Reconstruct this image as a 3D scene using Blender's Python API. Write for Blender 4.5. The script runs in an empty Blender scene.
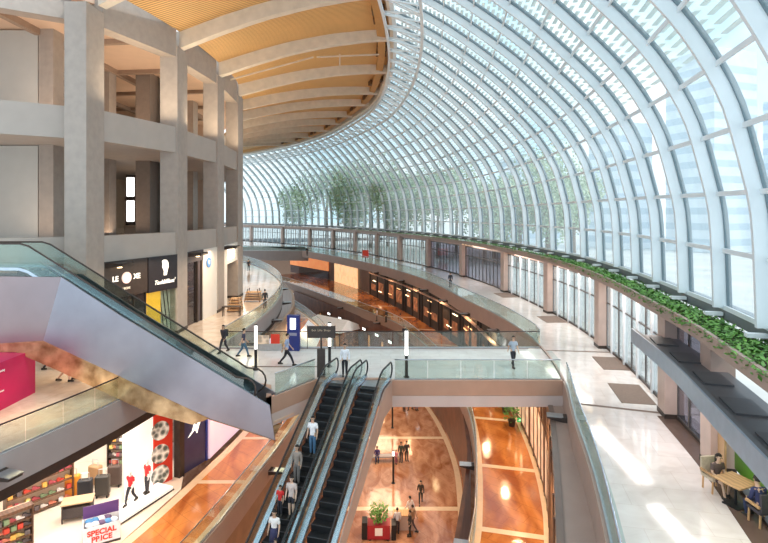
import bpy, bmesh, math, random
from mathutils import Vector, Matrix
random.seed(7)
S = bpy.context.scene
COL = S.collection
R = math.radians
F, CX, HY, H = 520.0, 384.0, 212.0, 8.8        # focal length (px), principal column, horizon row, eye height

# ------------------------------------------------------------------ materials
MATS = {}
def mat(name, col, rough=0.5, metal=0.0, var=0.06, scale=3.0, emit=None, estr=0.0, coat=0.0, bump=0.0, col2=None, tex='noise', detail=4.0):
    if name in MATS: return MATS[name]
    m = bpy.data.materials.new(name); m.use_nodes = True
    nt = m.node_tree; N = nt.nodes; L = nt.links
    b = N['Principled BSDF']
    tc = N.new('ShaderNodeTexCoord')
    if tex == 'noise':
        t = N.new('ShaderNodeTexNoise'); t.inputs['Scale'].default_value = scale; t.inputs['Detail'].default_value = detail
    elif tex == 'wave':
        t = N.new('ShaderNodeTexWave'); t.inputs['Scale'].default_value = scale; t.inputs['Distortion'].default_value = 6; t.inputs['Detail'].default_value = 3
    elif tex == 'voronoi':
        t = N.new('ShaderNodeTexVoronoi'); t.inputs['Scale'].default_value = scale
    L.new(tc.outputs['Object'], t.inputs['Vector'])
    fac = t.outputs['Fac'] if 'Fac' in t.outputs else t.outputs['Distance']
    r = N.new('ShaderNodeValToRGB')
    c = Vector(col[:3])
    a = c*(1-var); d = Vector(col2[:3]) if col2 else Vector([min(1, x) for x in c*(1+var)])
    r.color_ramp.elements[0].position = 0.3; r.color_ramp.elements[1].position = 0.7
    r.color_ramp.elements[0].color = (*a, 1); r.color_ramp.elements[1].color = (*d, 1)
    L.new(fac, r.inputs['Fac']); L.new(r.outputs['Color'], b.inputs['Base Color'])
    b.inputs['Roughness'].default_value = rough; b.inputs['Metallic'].default_value = metal
    if coat: b.inputs['Coat Weight'].default_value = coat; b.inputs['Coat Roughness'].default_value = 0.05
    if emit:
        b.inputs['Emission Color'].default_value = (*emit, 1); b.inputs['Emission Strength'].default_value = estr
    if bump:
        bp = N.new('ShaderNodeBump'); bp.inputs['Strength'].default_value = bump; bp.inputs['Distance'].default_value = 0.02
        L.new(fac, bp.inputs['Height']); L.new(bp.outputs['Normal'], b.inputs['Normal'])
    MATS[name] = m
    return m

def glass(name, tint, gloss=0.08, haze=0.0, hazecol=(.85, .9, .92), rough=0.03):
    m = bpy.data.materials.new(name); m.use_nodes = True
    nt = m.node_tree; N = nt.nodes; L = nt.links; N.clear()
    out = N.new('ShaderNodeOutputMaterial')
    tr = N.new('ShaderNodeBsdfTransparent')
    tc = N.new('ShaderNodeTexCoord'); nz = N.new('ShaderNodeTexNoise'); nz.inputs['Scale'].default_value = .6
    rp = N.new('ShaderNodeValToRGB')
    rp.color_ramp.elements[0].color = (*[x*.95 for x in tint], 1); rp.color_ramp.elements[1].color = (*tint, 1)
    L.new(tc.outputs['Object'], nz.inputs['Vector']); L.new(nz.outputs['Fac'], rp.inputs['Fac']); L.new(rp.outputs['Color'], tr.inputs['Color'])
    gl = N.new('ShaderNodeBsdfGlossy'); gl.inputs['Roughness'].default_value = rough
    ge = N.new('ShaderNodeNewGeometry'); dt = N.new('ShaderNodeVectorMath'); dt.operation = 'DOT_PRODUCT'
    L.new(ge.outputs['Normal'], dt.inputs[0]); L.new(ge.outputs['Incoming'], dt.inputs[1])
    def mth(op, a, b=None):
        q = N.new('ShaderNodeMath'); q.operation = op; L.new(a, q.inputs[0])
        if b is not None: q.inputs[1].default_value = b
        return q
    ab = mth('ABSOLUTE', dt.outputs['Value']); sb = N.new('ShaderNodeMath'); sb.operation = 'SUBTRACT'; sb.inputs[0].default_value = 1; L.new(ab.outputs[0], sb.inputs[1])
    pw = mth('POWER', sb.outputs[0], 5); m1 = mth('MULTIPLY', pw.outputs[0], .6); ad = mth('ADD', m1.outputs[0], gloss)
    mx = N.new('ShaderNodeMixShader'); L.new(ad.outputs[0], mx.inputs['Fac']); L.new(tr.outputs[0], mx.inputs[1]); L.new(gl.outputs[0], mx.inputs[2])
    last = mx
    if haze:
        df = N.new('ShaderNodeBsdfTranslucent'); df.inputs['Color'].default_value = (*hazecol, 1)
        d2 = N.new('ShaderNodeBsdfDiffuse'); d2.inputs['Color'].default_value = (*hazecol, 1)
        mh = N.new('ShaderNodeMixShader'); mh.inputs['Fac'].default_value = .3; L.new(df.outputs[0], mh.inputs[1]); L.new(d2.outputs[0], mh.inputs[2])
        m2 = N.new('ShaderNodeMixShader'); m2.inputs['Fac'].default_value = haze
        L.new(mx.outputs[0], m2.inputs[1]); L.new(mh.outputs[0], m2.inputs[2]); last = m2
    L.new(last.outputs[0], out.inputs['Surface'])
    MATS[name] = m
    return m

def floor_mat(name, c1, c2, grout, rough=0.12, tile=(1.2, .6), vein=1.5, rot=0.0, spec=.5, streak=(1, 1, 1), bumpy=0.0):
    m = bpy.data.materials.new(name); m.use_nodes = True
    nt = m.node_tree; N = nt.nodes; L = nt.links; b = N['Principled BSDF']
    tc = N.new('ShaderNodeTexCoord')
    mp = N.new('ShaderNodeMapping'); mp.inputs['Rotation'].default_value = (0, 0, rot); mp.inputs['Scale'].default_value = streak
    L.new(tc.outputs['Object'], mp.inputs['Vector'])
    nz = N.new('ShaderNodeTexNoise'); nz.inputs['Scale'].default_value = vein; nz.inputs['Detail'].default_value = 6; nz.inputs['Distortion'].default_value = 1.2
    L.new(mp.outputs[0], nz.inputs['Vector'])
    rp = N.new('ShaderNodeValToRGB'); rp.color_ramp.elements[0].position = .35; rp.color_ramp.elements[1].position = .65
    rp.color_ramp.elements[0].color = (*c1, 1); rp.color_ramp.elements[1].color = (*c2, 1)
    L.new(nz.outputs['Fac'], rp.inputs['Fac'])
    mp2 = N.new('ShaderNodeMapping'); mp2.inputs['Rotation'].default_value = (0, 0, rot)
    L.new(tc.outputs['Object'], mp2.inputs['Vector'])
    br = N.new('ShaderNodeTexBrick'); br.inputs['Scale'].default_value = 1; br.inputs['Mortar Size'].default_value = .012
    br.inputs['Brick Width'].default_value = tile[0]; br.inputs['Row Height'].default_value = tile[1]
    br.inputs['Color1'].default_value = (1, 1, 1, 1); br.inputs['Color2'].default_value = (.93, .93, .93, 1); br.inputs['Mortar'].default_value = (*grout, 1)
    L.new(mp2.outputs[0], br.inputs['Vector'])
    mx = N.new('ShaderNodeMix'); mx.data_type = 'RGBA'; mx.blend_type = 'MULTIPLY'; mx.inputs['Factor'].default_value = 1
    L.new(rp.outputs['Color'], mx.inputs[6]); L.new(br.outputs['Color'], mx.inputs[7])
    L.new(mx.outputs[2], b.inputs['Base Color'])
    b.inputs['Roughness'].default_value = rough; b.inputs['Specular IOR Level'].default_value = spec
    if bumpy:
        n2 = N.new('ShaderNodeTexNoise'); n2.inputs['Scale'].default_value = 2.2; n2.inputs['Detail'].default_value = 2
        L.new(tc.outputs['Object'], n2.inputs['Vector'])
        bp = N.new('ShaderNodeBump'); bp.inputs['Strength'].default_value = bumpy; bp.inputs['Distance'].default_value = .05
        L.new(n2.outputs['Fac'], bp.inputs['Height']); L.new(bp.outputs['Normal'], b.inputs['Normal'])
    MATS[name] = m
    return m

# concrete and architectural surfaces
CONC = mat('warm_grey_concrete', (.42, .365, .325), .75, scale=2.2, var=.07, bump=.1)
CONC2 = mat('beige_plaster', (.47, .42, .38), .8, scale=1.2, var=.04)
FASC = mat('grey_fascia_panel', (.36, .32, .31), .5, scale=1.0, var=.04)
FASCR = mat('rose_brown_fascia', (.42, .30, .25), .5, scale=1.0, var=.05)
SOFF = mat('peach_ceiling_board', (.72, .53, .40), .8, scale=.8, var=.04)
WHITEW = mat('white_partition', (.58, .57, .54), .7, scale=1, var=.03)
GLULAM = mat('whitewashed_glulam', (.70, .62, .52), .6, scale=1.5, var=.08)
DARK = mat('dark_brown_metal', (.045, .03, .024), .45, scale=4, var=.2)
BLACK = mat('black_rubber', (.012, .012, .014), .5, scale=5, var=.2)
STEEL = mat('brushed_steel', (.55, .58, .62), .32, 1.0, scale=6, var=.08)
MIRROR = mat('steel_painted_gold_reflection', (.40, .22, .09), .2, .6, scale=1.6, var=.3, col2=(.80, .55, .30), bump=.08)  # blotchy gold reflections of the surroundings are put into the base colour
SILVER = mat('satin_aluminium_cladding', (.36, .35, .40), .30, .85, scale=.7, var=.10)
DECK = mat('blue_grey_balustrade_deck', (.55, .62, .72), .25, .85, scale=3, var=.08)
RIBM = mat('pale_painted_steel', (.76, .82, .85), .45, scale=1.5, var=.03)
RIBD = mat('blue_grey_steel_edge', (.15, .21, .24), .5, scale=2, var=.08)
COPPER = mat('pinkish_stone_cladding', (.55, .40, .34), .4, scale=1.5, var=.08)
PLANT = mat('leaf_green', (.09, .27, .045), .55, scale=2.5, var=.35, col2=(.20, .44, .08))
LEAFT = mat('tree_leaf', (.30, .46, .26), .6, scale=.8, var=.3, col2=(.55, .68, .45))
BARK = mat('bark', (.22, .16, .11), .9, scale=6, var=.2)
SOIL = mat('planter_soil', (.10, .07, .05), .9, scale=8, var=.2)
WLIGHT = mat('white_light_tube', (.9, .9, .9), .4, emit=(1, .98, .95), estr=2.2, var=.01)
WARML = mat('warm_lamp_lens', (.9, .8, .6), .4, emit=(1, .75, .42), estr=5, var=.01)
CREAM = mat('cream_stone_band', (.78, .60, .42), .18, scale=3, var=.06)
SHOPW = mat('shop_white_wall', (.85, .80, .74), .6, scale=1, var=.03)
REDP = mat('vivid_red_panel', (.75, .05, .025), .4, scale=2, var=.06)
NAVY = mat('navy_panel', (.045, .045, .13), .3, scale=2, var=.1)
LILAC = mat('lilac_lit_panel', (.75, .62, .68), .5, scale=.8, var=.05, emit=(.85, .62, .78), estr=.5)
MAG = mat('magenta_hoarding', (.50, .005, .09), .45, scale=1, var=.06)
WOOD = mat('oak_wood', (.55, .32, .15), .5, scale=2, tex='wave', var=.12)
DWOOD = mat('dark_wood', (.14, .07, .04), .5, scale=2, tex='wave', var=.2)
BLUEM = mat('royal_blue_metal', (.02, .035, .20), .35, scale=2, var=.08)
SIGNW = mat('sign_white_letters', (.9, .88, .82), .5, emit=(1, .93, .8), estr=1.3, var=.01)
PRINTW = mat('printed_white', (.85, .85, .85), .6, var=.02)
YEL = mat('amber_display', (.85, .42, .03), .5, emit=(1, .5, .05), estr=.8, var=.1)
GREENP = mat('lime_green_window_film', (.13, .35, .03), .35, scale=1, var=.15)
MATB = mat('taupe_doormat', (.22, .16, .13), .95, scale=30, var=.2)
FAB = {}
def fabric(c):
    k = 'cloth_%02x%02x%02x' % tuple(int(x*255) for x in c)
    return mat(k, c, .85, scale=12, var=.1)
GD = glass('dome_glazing', (.93, .98, .99), .05, .21, (.86, .93, .97))
GB = glass('balustrade_glass', (.87, .94, .91), .10, .012, (.7, .85, .8))
GS = glass('shopfront_glass', (.88, .92, .92), .10, .10, (.8, .85, .9))
GDK = glass('smoky_shopfront_glass', (.50, .47, .52), .12, .04)
F1 = floor_mat('cream_polished_stone', (.74, .66, .62), (.84, .77, .73), (.86, .82, .80), .09, (1.2, 1.2), 1.0, .2, .6)
F1W = floor_mat('pale_bridge_stone', (.76, .72, .69), (.84, .81, .78), (.84, .82, .8), .10, (1.2, .6), 1.0, 0, .6)
F1L = floor_mat('cream_stone_painted_warm_light', (.68, .54, .43), (.80, .67, .55), (.8, .76, .72), .10, (1.2, 1.2), 1.0, .2, .6)  # same cream stone as the right side, warm light put into its colour
FB = floor_mat('amber_veined_marble', (.36, .10, .025), (.68, .26, .07), (.62, .6, .6), .10, (1.5, .75), .9, .7, .6, (1, .3, 1), .12)
FB2 = floor_mat('copper_veined_marble', (.34, .13, .06), (.62, .33, .20), (.7, .66, .66), .09, (1.5, .75), 1.0, .9, .6, (1, .4, 1), .25)

# ------------------------------------------------------------------ scene objects
W = {}
def wm(o): return W.get(o.name, Matrix())
def tag(o, label=None, cat=None, group=None, kind=None):
    if label: o['label'] = label
    if cat: o['category'] = cat
    if group: o['group'] = group
    if kind: o['kind'] = kind
    return o
def empty(name, loc=(0, 0, 0), rz=0.0, label=None, cat=None, group=None, kind=None):
    o = bpy.data.objects.new(name, None); COL.objects.link(o); o.empty_display_size = .2
    o.location = loc; o.rotation_euler = (0, 0, rz)
    W[o.name] = Matrix.Translation(Vector(loc)) @ Matrix.Rotation(rz, 4, 'Z')
    return tag(o, label, cat, group, kind)
class MB:
    """collects shapes (world or local coordinates) and links them as ONE mesh"""
    def __init__(s): s.v = []; s.f = []
    def add(s, vs, fs):
        n = len(s.v); s.v += [tuple(v) for v in vs]; s.f += [tuple(i+n for i in f) for f in fs]; return s
    def box(s, c, d, rz=0, M=None):
        x, y, z = d[0]/2, d[1]/2, d[2]/2
        T = Matrix.Translation(Vector(c)) @ (M if M is not None else Matrix.Rotation(rz, 4, 'Z'))
        vs = [T @ Vector(p) for p in ((-x,-y,-z),(x,-y,-z),(x,y,-z),(-x,y,-z),(-x,-y,z),(x,-y,z),(x,y,z),(-x,y,z))]
        return s.add(vs, [(0,3,2,1),(4,5,6,7),(0,1,5,4),(1,2,6,5),(2,3,7,6),(3,0,4,7)])
    def beam(s, p, q, w, h, up=(0, 0, 1)):
        """rectangular bar from p to q"""
        p, q = Vector(p), Vector(q); d = (q-p).normalized(); up = Vector(up)
        if abs(d.dot(up)) > .98: up = Vector((0, 1, 0))
        a = d.cross(up).normalized(); b = a.cross(d).normalized()
        vs = []
        for e in (p, q):
            for i, j in ((-1,-1),(1,-1),(1,1),(-1,1)): vs.append(e + a*(i*w/2) + b*(j*h/2))
        return s.add(vs, [(0,1,2,3),(7,6,5,4),(0,4,5,1),(1,5,6,2),(2,6,7,3),(3,7,4,0)])
    def tube(s, pts, r, n=8, closed=False):
        pts = [Vector(p) for p in pts]; rings = []; m = len(pts)
        rr = r if isinstance(r, (list, tuple)) else [r]*m
        pa = None
        for i, p in enumerate(pts):
            d = (pts[min(i+1, m-1)] - pts[max(i-1, 0)]).normalized()
            if pa is None:
                up = Vector((0,0,1)) if abs(d.z) < .9 else Vector((1,0,0)); a = d.cross(up).normalized()
            else:
                a = (pa - d*pa.dot(d)).normalized()
            pa = a; b = d.cross(a)
            rings.append([p + (a*math.cos(2*math.pi*k/n) + b*math.sin(2*math.pi*k/n))*rr[i] for k in range(n)])
        vs = [v for rg in rings for v in rg]; fs = []
        for i in range(m-1):
            for k in range(n):
                fs.append((i*n+k, i*n+(k+1)%n, (i+1)*n+(k+1)%n, (i+1)*n+k))
        fs.append(tuple(range(n-1, -1, -1))); fs.append(tuple((m-1)*n+k for k in range(n)))
        return s.add(vs, fs)
    def cyl(s, c, r, h, n=16, r2=None):
        c = Vector(c); return s.tube([c, c+Vector((0,0,h))], [r, r if r2 is None else r2], n)
    def lathe(s, c, prof, n=20):
        c = Vector(c); vs = []; fs = []
        for r, z in prof:
            for k in range(n): vs.append(c + Vector((r*math.cos(2*math.pi*k/n), r*math.sin(2*math.pi*k/n), z)))
        for i in range(len(prof)-1):
            for k in range(n): fs.append((i*n+k, i*n+(k+1)%n, (i+1)*n+(k+1)%n, (i+1)*n+k))
        fs.append(tuple(range(n-1,-1,-1))); fs.append(tuple((len(prof)-1)*n+k for k in range(n)))
        return s.add(vs, fs)
    def prism(s, poly, off):
        """planar polygon (3D points) extruded by vector off"""
        n = len(poly); off = Vector(off); vs = [Vector(p) for p in poly] + [Vector(p)+off for p in poly]
        return s.add(vs, [tuple(range(n)), tuple(range(2*n-1, n-1, -1))] + [(i, i+n, (i+1)%n+n, (i+1)%n) for i in range(n)])
    def sweep(s, path, prof):
        """profile [(n,z)] swept along 2D path [(x,y)], n measured along the path's left normal; closed solid"""
        P = [Vector((p[0], p[1])) for p in path]; m = len(P); k = len(prof); vs = []
        for i, p in enumerate(P):
            d = (P[min(i+1, m-1)] - P[max(i-1, 0)]).normalized(); nn = Vector((-d.y, d.x))
            zb = path[i][2] if len(path[i]) > 2 else 0
            for a, z in prof: vs.append((p.x+nn.x*a, p.y+nn.y*a, z+zb))
        fs = []
        for i in range(m-1):
            for j in range(k): fs.append((i*k+j, i*k+(j+1)%k, (i+1)*k+(j+1)%k, (i+1)*k+j))
        fs.append(tuple(range(k-1,-1,-1))); fs.append(tuple((m-1)*k+j for j in range(k)))
        return s.add(vs, fs)
    def slab(s, A, B, z1, z0):
        """solid between two plan curves of equal length"""
        m = len(A); vs = []
        for a, b in zip(A, B): vs += [(a[0],a[1],z1),(b[0],b[1],z1),(b[0],b[1],z0),(a[0],a[1],z0)]
        fs = []
        for i in range(m-1):
            for j in range(4): fs.append((i*4+j, i*4+(j+1)%4, (i+1)*4+(j+1)%4, (i+1)*4+j))
        fs.append((3,2,1,0)); fs.append(tuple((m-1)*4+j for j in range(4)))
        return s.add(vs, fs)
    def build(s, name, m, parent=None, smooth=False, local=False):
        me = bpy.data.meshes.new(name)
        vs = s.v
        if parent is not None and not local:
            inv = wm(parent).inverted(); vs = [inv @ Vector(v) for v in vs]
        elif parent is None and not local and vs:
            lo = Vector((min(v[0] for v in vs), min(v[1] for v in vs), min(v[2] for v in vs)))
            hi = Vector((max(v[0] for v in vs), max(v[1] for v in vs), max(v[2] for v in vs)))
        me.from_pydata([tuple(v) for v in vs], [], s.f)
        bm = bmesh.new(); bm.from_mesh(me); bmesh.ops.recalc_face_normals(bm, faces=bm.faces); bm.to_mesh(me); bm.free()
        if smooth:
            for p in me.polygons: p.use_smooth = True
        me.materials.append(m)
        o = bpy.data.objects.new(name, me); COL.objects.link(o)
        if parent is not None:
            o.parent = parent; W[o.name] = wm(parent).copy()
        return o
def struct(name, mb, m):
    o = mb.build(name, m); o['kind'] = 'structure'; return o
def copy_tree(o, parent=None):
    c = o.copy(); COL.objects.link(c)
    if parent is not None: c.parent = parent
    for ch in list(o.children): copy_tree(ch, c)
    return c
def put(o, loc, rz=0, label=None, group=None):
    o.location = loc; o.rotation_euler = (0, 0, rz); return tag(o, label, None, group)

# ------------------------------------------------------------------ plan curves (metres)
def crom(P, n=8):
    P = [Vector(p) for p in P]; out = []
    for i in range(len(P)-1):
        p0 = P[max(i-1,0)]; p1 = P[i]; p2 = P[i+1]; p3 = P[min(i+2, len(P)-1)]
        for k in range(n):
            t = k/n
            out.append(.5*((2*p1)+(p2-p0)*t+(2*p0-5*p1+4*p2-p3)*t*t+(3*p1-p0-3*p2+p3)*t**3))
    out.append(P[-1]); return out
def resamp(P, n):
    d = [0]
    for a, b in zip(P, P[1:]): d.append(d[-1]+(b-a).length)
    out = []; j = 0
    for i in range(n):
        t = d[-1]*i/(n-1)
        while j < len(d)-2 and d[j+1] < t: j += 1
        u = (t-d[j])/max(1e-9, d[j+1]-d[j]); out.append(P[j].lerp(P[j+1], min(1, max(0, u))))
    return out
def length(P): return sum((b-a).length for a, b in zip(P, P[1:]))
def offset(P, a):
    out = []; m = len(P)
    for i in range(m):
        d = (P[min(i+1,m-1)]-P[max(i-1,0)]).normalized(); out.append(Vector((P[i].x-d.y*a, P[i].y+d.x*a)))
    return out
def clip(P, y0, y1):
    """part of a curve (monotone in y) between y0 and y1, with exact ends"""
    out = []
    for a, b in zip(P, P[1:]):
        if b.y < y0 or a.y > y1: continue
        if not out: out.append(a.lerp(b, (y0-a.y)/(b.y-a.y)) if a.y < y0 else a.copy())
        if b.y > y1: out.append(a.lerp(b, (y1-a.y)/(b.y-a.y))); break
        out.append(b.copy())
    return out
def at_y(P, y):
    for a, b in zip(P, P[1:]):
        if a.y <= y <= b.y: return a.lerp(b, (y-a.y)/max(1e-9, b.y-a.y))
    return P[-1] if y > P[-1].y else P[0]
def tang(P, y):
    a = at_y(P, y-.3); b = at_y(P, y+.3); return (b-a).normalized()

RE1 = crom([(-2.5,-8),(1.2,0),(3.9,7.5),(5.9,13.8),(7.0,17.7),(8.0,22),(9.4,27.5),(10.2,34),(10.0,40),(9.2,46),(8.0,52),(4.8,69),(-3.2,90),(-18.3,117),(-34,135),(-52,152)])
RW1 = crom([(2.5,-8),(6.2,0),(8.6,7),(10.6,14),(11.6,17.7),(12.5,22.2),(13.6,28),(14.4,34),(14.75,40),(14.6,46),(13.6,57),(11.2,70),(7.3,83),(1.4,98),(-5.5,113),(-16,130),(-30,147),(-47,162),(-66,175)])
RE2 = crom([(-4,0),(-1.2,8),(1.6,16),(4.0,24),(4.7,27),(5.4,30.8),(6.0,34.9),(6.4,40),(6.3,47),(5.3,56),(2.1,70),(-2.8,80),(-9.2,92),(-20.8,112),(-34,128)])
RW2 = crom([(0,0),(2.7,8),(5.3,16),(7.7,24),(8.5,27),(9.2,30.8),(9.7,35),(10,39.5),(9.9,46),(9.5,53),(8.8,60),(7.1,67),(4.0,78.5),(-.3,91),(-5.6,105),(-15,122),(-28,138)])
RW3 = crom([(-5,0),(-2.0,8),(.8,16),(3.4,26),(5.3,34),(6.0,39),(6.4,44.5),(6.1,51),(5.0,58.5),(2.2,69),(-2.4,79),(-9,91),(-20,110)])
LE1 = crom([(-20,0),(-18,7),(-15.5,14),(-13.8,18.7),(-12.3,24),(-11.2,30),(-10.4,37),(-10.1,43),(-10.3,50),(-11.3,58),(-13.6,67.5),(-18.4,80),(-25.5,93),(-38,108),(-56,123)])
LE2 = crom([(-16,0),(-13,6),(-10.3,15),(-8.3,24),(-7.2,31),(-6.4,37.2),(-5.8,44),(-5.5,51),(-5.6,58),(-8,68),(-14.0,83),(-22,96),(-36,110)])
LW2 = crom([(-19.5,2),(-17,9),(-14.2,18),(-12.2,24),(-11,29.4),(-9.9,36),(-9.4,43),(-9.3,50),(-9.8,57),(-12.3,68),(-18,82),(-26,95),(-39,108)])
TE = crom([(-9,-6),(-5.2,3),(-2.5,12),(-1.0,20),(-.2,29),(.7,38),(1.1,46),(1.0,54),(.3,63),(-1.2,73),(-5.5,87),(-12,103.5),(-22.5,121),(-38,139),(-56,154)])
TL = crom([(-19,22),(-16.4,31),(-15.0,38),(-14.6,46),(-15.1,54),(-18.2,64),(-22.5,77),(-31,96),(-48,117),(-68,133)])

# ------------------------------------------------------------------ camera, world
cam = bpy.data.cameras.new('camera'); co = bpy.data.objects.new('camera', cam); COL.objects.link(co)
co.location = (0, 0, H); co.rotation_euler = (R(90), 0, 0)
cam.sensor_width = 36; cam.lens = F/768*36; cam.shift_y = -(543/2-HY)/768; cam.clip_start = .3; cam.clip_end = 2000
S.camera = co
S.view_settings.view_transform = 'Standard'; S.view_settings.look = 'None'; S.view_settings.exposure = 0.2; S.view_settings.gamma = 1
wd = bpy.data.worlds.new('daylight'); S.world = wd; wd.use_nodes = True
nt = wd.node_tree; N = nt.nodes; L = nt.links; bg = N['Background']
tc = N.new('ShaderNodeTexCoord'); nz = N.new('ShaderNodeTexNoise'); nz.inputs['Scale'].default_value = 3; nz.inputs['Detail'].default_value = 5
rp = N.new('ShaderNodeValToRGB'); rp.color_ramp.elements[0].position = .4; rp.color_ramp.elements[1].position = .62
rp.color_ramp.elements[0].color = (.52, .78, .95, 1); rp.color_ramp.elements[1].color = (1, 1, 1, 1)
L.new(tc.outputs['Generated'], nz.inputs['Vector']); L.new(nz.outputs['Fac'], rp.inputs['Fac']); L.new(rp.outputs['Color'], bg.inputs['Color'])
bg.inputs['Strength'].default_value = 1.4
def lamp(kind, loc, energy, col=(1,1,1), size=1.0, rot=(0,0,0), size_y=None, spot=None, name='lamp_light'):
    l = bpy.data.lights.new(name, kind); l.energy = energy; l.color = col
    if kind == 'AREA':
        l.size = size
        if size_y: l.shape = 'RECTANGLE'; l.size_y = size_y
    elif kind == 'SUN': l.angle = size
    else: l.shadow_soft_size = size
    if spot: l.spot_size = spot; l.spot_blend = .6
    o = bpy.data.objects.new(name, l); COL.objects.link(o); o.location = loc; o.rotation_euler = rot; return o
sun = lamp('SUN', (40, -10, 60), 1.6, (1, .96, .9), R(6), name='sun')
sun.rotation_euler = (Vector((-.55, .28, -.8))).to_track_quat('-Z', 'Y').to_euler()

# ------------------------------------------------------------------ floors and slabs
NS = 90
def RS(P, y0, y1, n=NS): return resamp(clip(P, y0, y1), n)
struct('floor', MB().slab(RS(RE1,-6,150), resamp(offset(clip(RW1,-6,170), -1.2), NS), 0, -.25), F1)
struct('trim_1', MB().sweep(RS(RE1,-6,126,110), [(0.02,.06),(0.02,-1.32),(-.35,-1.32),(-.35,-.26),(-.1,-.26),(-.1,.06)]), FASCR)
# left upper walkway
def far_left(P, x): return [Vector((x, p.y)) for p in P]
A = RS(LE1, 8, 120); struct('floor_left', MB().slab([Vector((min(-30, p.x-18), p.y)) for p in A], A, 0, -.25), F1L)
struct('trim_2', MB().sweep(RS(LE1,8,120,110), [(-.02,.06),(-.02,-1.22),(.35,-1.22),(.35,-.26),(.1,-.26),(.1,.06)]), FASC)
struct('trim_3', MB().sweep(RS(LE1,8,60,60), [(.05,-1.24),(.05,-1.66),(.5,-1.66),(.5,-1.24)]), DARK)
# bridge (ground level) across the atrium
BN, BF = 27.0, 33.6
bridge = empty('footbridge', (1, 30, 0), 0, 'pale stone floored footbridge crossing the atrium behind the escalators', 'bridge')
pts = [(-11.4,29.2),(-8.2,27.4),(-5.7,26.3),(-5.3,24.6),(-3.45,27.3),(.2,27.3)]
re = [(at_y(RE1, y).x+.05, y) for y in (BN, 29, 31, BF)]
le = [(at_y(LE1, y).x-.05, y) for y in (BF+.6, 31.5, 28.5)]
poly = pts[:] + [(.2, BN)] + re + le[:-1]
MB().prism([(x, y, -.02) for x, y in poly], (0,0,-.28)).build('deck', F1W, bridge)
e = [(-11.4,29.2),(-8.2,27.4),(-5.7,26.3),(-5.3,24.5),(-3.4,27.2),(.2,27.2),(.2,BN-.06),(re[0][0],BN-.06)]
for z1, z0, mm, nm in ((.06,-.72,mat('copper_rose_panel', (.50,.30,.215), .4, scale=1, var=.06),'fascia'),(-.73,-1.3,mat('pale_rose_panel', (.62,.50,.46), .5, scale=1, var=.04),'lower_fascia')):
    m = MB()
    for a, b in zip(e, e[1:]):
        m.prism([(a[0],a[1],z1),(b[0],b[1],z1),(b[0],b[1],z0),(a[0],a[1],z0)], (0,.25,0) if abs(a[1]-b[1]) < .5 else (-.25,0,0))
    m.build(nm, mm, bridge)
MB().box(((re[0][0]+le[0][0])/2, BF, -.6), (re[0][0]-le[0][0]-.1, .25, 1.3)).build('fascia', FASC, bridge)
MB().prism([(x*.98, y, -1.1) for x, y in poly], (0,0,-.1)).build('soffit', SOFF, bridge)
for y in (28.2,):
    MB().box((-5.4, 29.6, .004), (4.2, .12, .012)).build('floor_strip', MATB, bridge)
# far bridge
fb = empty('footbridge', (-26, 127, 0), 0, 'distant footbridge at the far end of the atrium', 'bridge')
MB().prism([(-60,122,0),(-17,117,0),(-20,131,0),(-60,136,0)], (0,0,-2.2)).build('deck', FASC, fb)
# B1
struct('floor_b1_right', MB().slab(RS(RE2,2,124), RS(RW2,2,130), -6.5, -6.75), FB)
struct('floor_b1_left', MB().slab(RS(LW2,6,104), RS(LE2,6,108), -6.5, -6.75), FB)
struct('trim_4', MB().sweep(RS(RE2,2,124,110), [(0.02,-6.45),(0.02,-7.7),(-.35,-7.7),(-.35,-6.8),(-.1,-6.8),(-.1,-6.45)]), FASCR)
struct('trim_5', MB().sweep(RS(LE2,6,108,110), [(-.02,-6.45),(-.02,-7.7),(.35,-7.7),(.35,-6.8),(.1,-6.8),(.1,-6.45)]), FASCR)
# cream stone bands in the lower floors
m = MB()
for P, a, b in ((RE2, -.12, -.42), (RW2, .3, .02)):
    c = clip(P, 4, 122); m.slab(resamp(offset(c, a), 120), resamp(offset(c, b), 120), -6.494, -6.502)
def crossband(m, PA, PB, y, z, w=.4, ang=0):
    a = at_y(PA, y); b = at_y(PB, y+ang); m.slab([a+Vector((.1,0)), b+Vector((-.1,0))], [a+Vector((.1,w)), b+Vector((-.1,w))], z+.008, z-.002)
for y in (13, 19, 25, 31.3, 38.6, 46, 53, 60, 68, 76, 85): crossband(m, RE2, RW2, y, -6.5, .38, -.8)
struct('trim_6', m, CREAM)
m = MB()
for P, a, b in ((LE2, .12, .5), (LW2, -.02, -.5)):
    c = clip(P, 8, 102); m.slab(resamp(offset(c, a), 120), resamp(offset(c, b), 120), -6.494, -6.502)
for y in (17, 23, 29.3, 35, 42, 50, 58, 66, 75): crossband(m, LW2, LE2, y, -6.5, .35, 0)
struct('trim_7', m, CREAM)
struct('wall_far_end', MB().box((-48, 140, -7.2), (70, .4, 11.8)), mat('far_brown_wall', (.30,.18,.12), .6))
# B2
struct('floor_b2', MB().box((-8, 60, -13.15), (60, 130, .3)), FB2)
m = MB(); c = clip(RW3, 14, 105); m.slab(resamp(offset(c, .05), 100), resamp(offset(c, .5), 100), -12.992, -13.002)
for y in (26, 32, 38.2, 50.2, 62, 74):
    m.box(((at_y(RW3,y).x-7.5)/2, y, -12.996), (at_y(RW3,y).x+7.5-.3, .5, .012))
struct('trim_8', m, CREAM)
# landing below the down escalators
struct('floor_b1_landing', MB().box((-5.2, 11.6, -6.65), (9, 6.5, .3)), FB)

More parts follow.
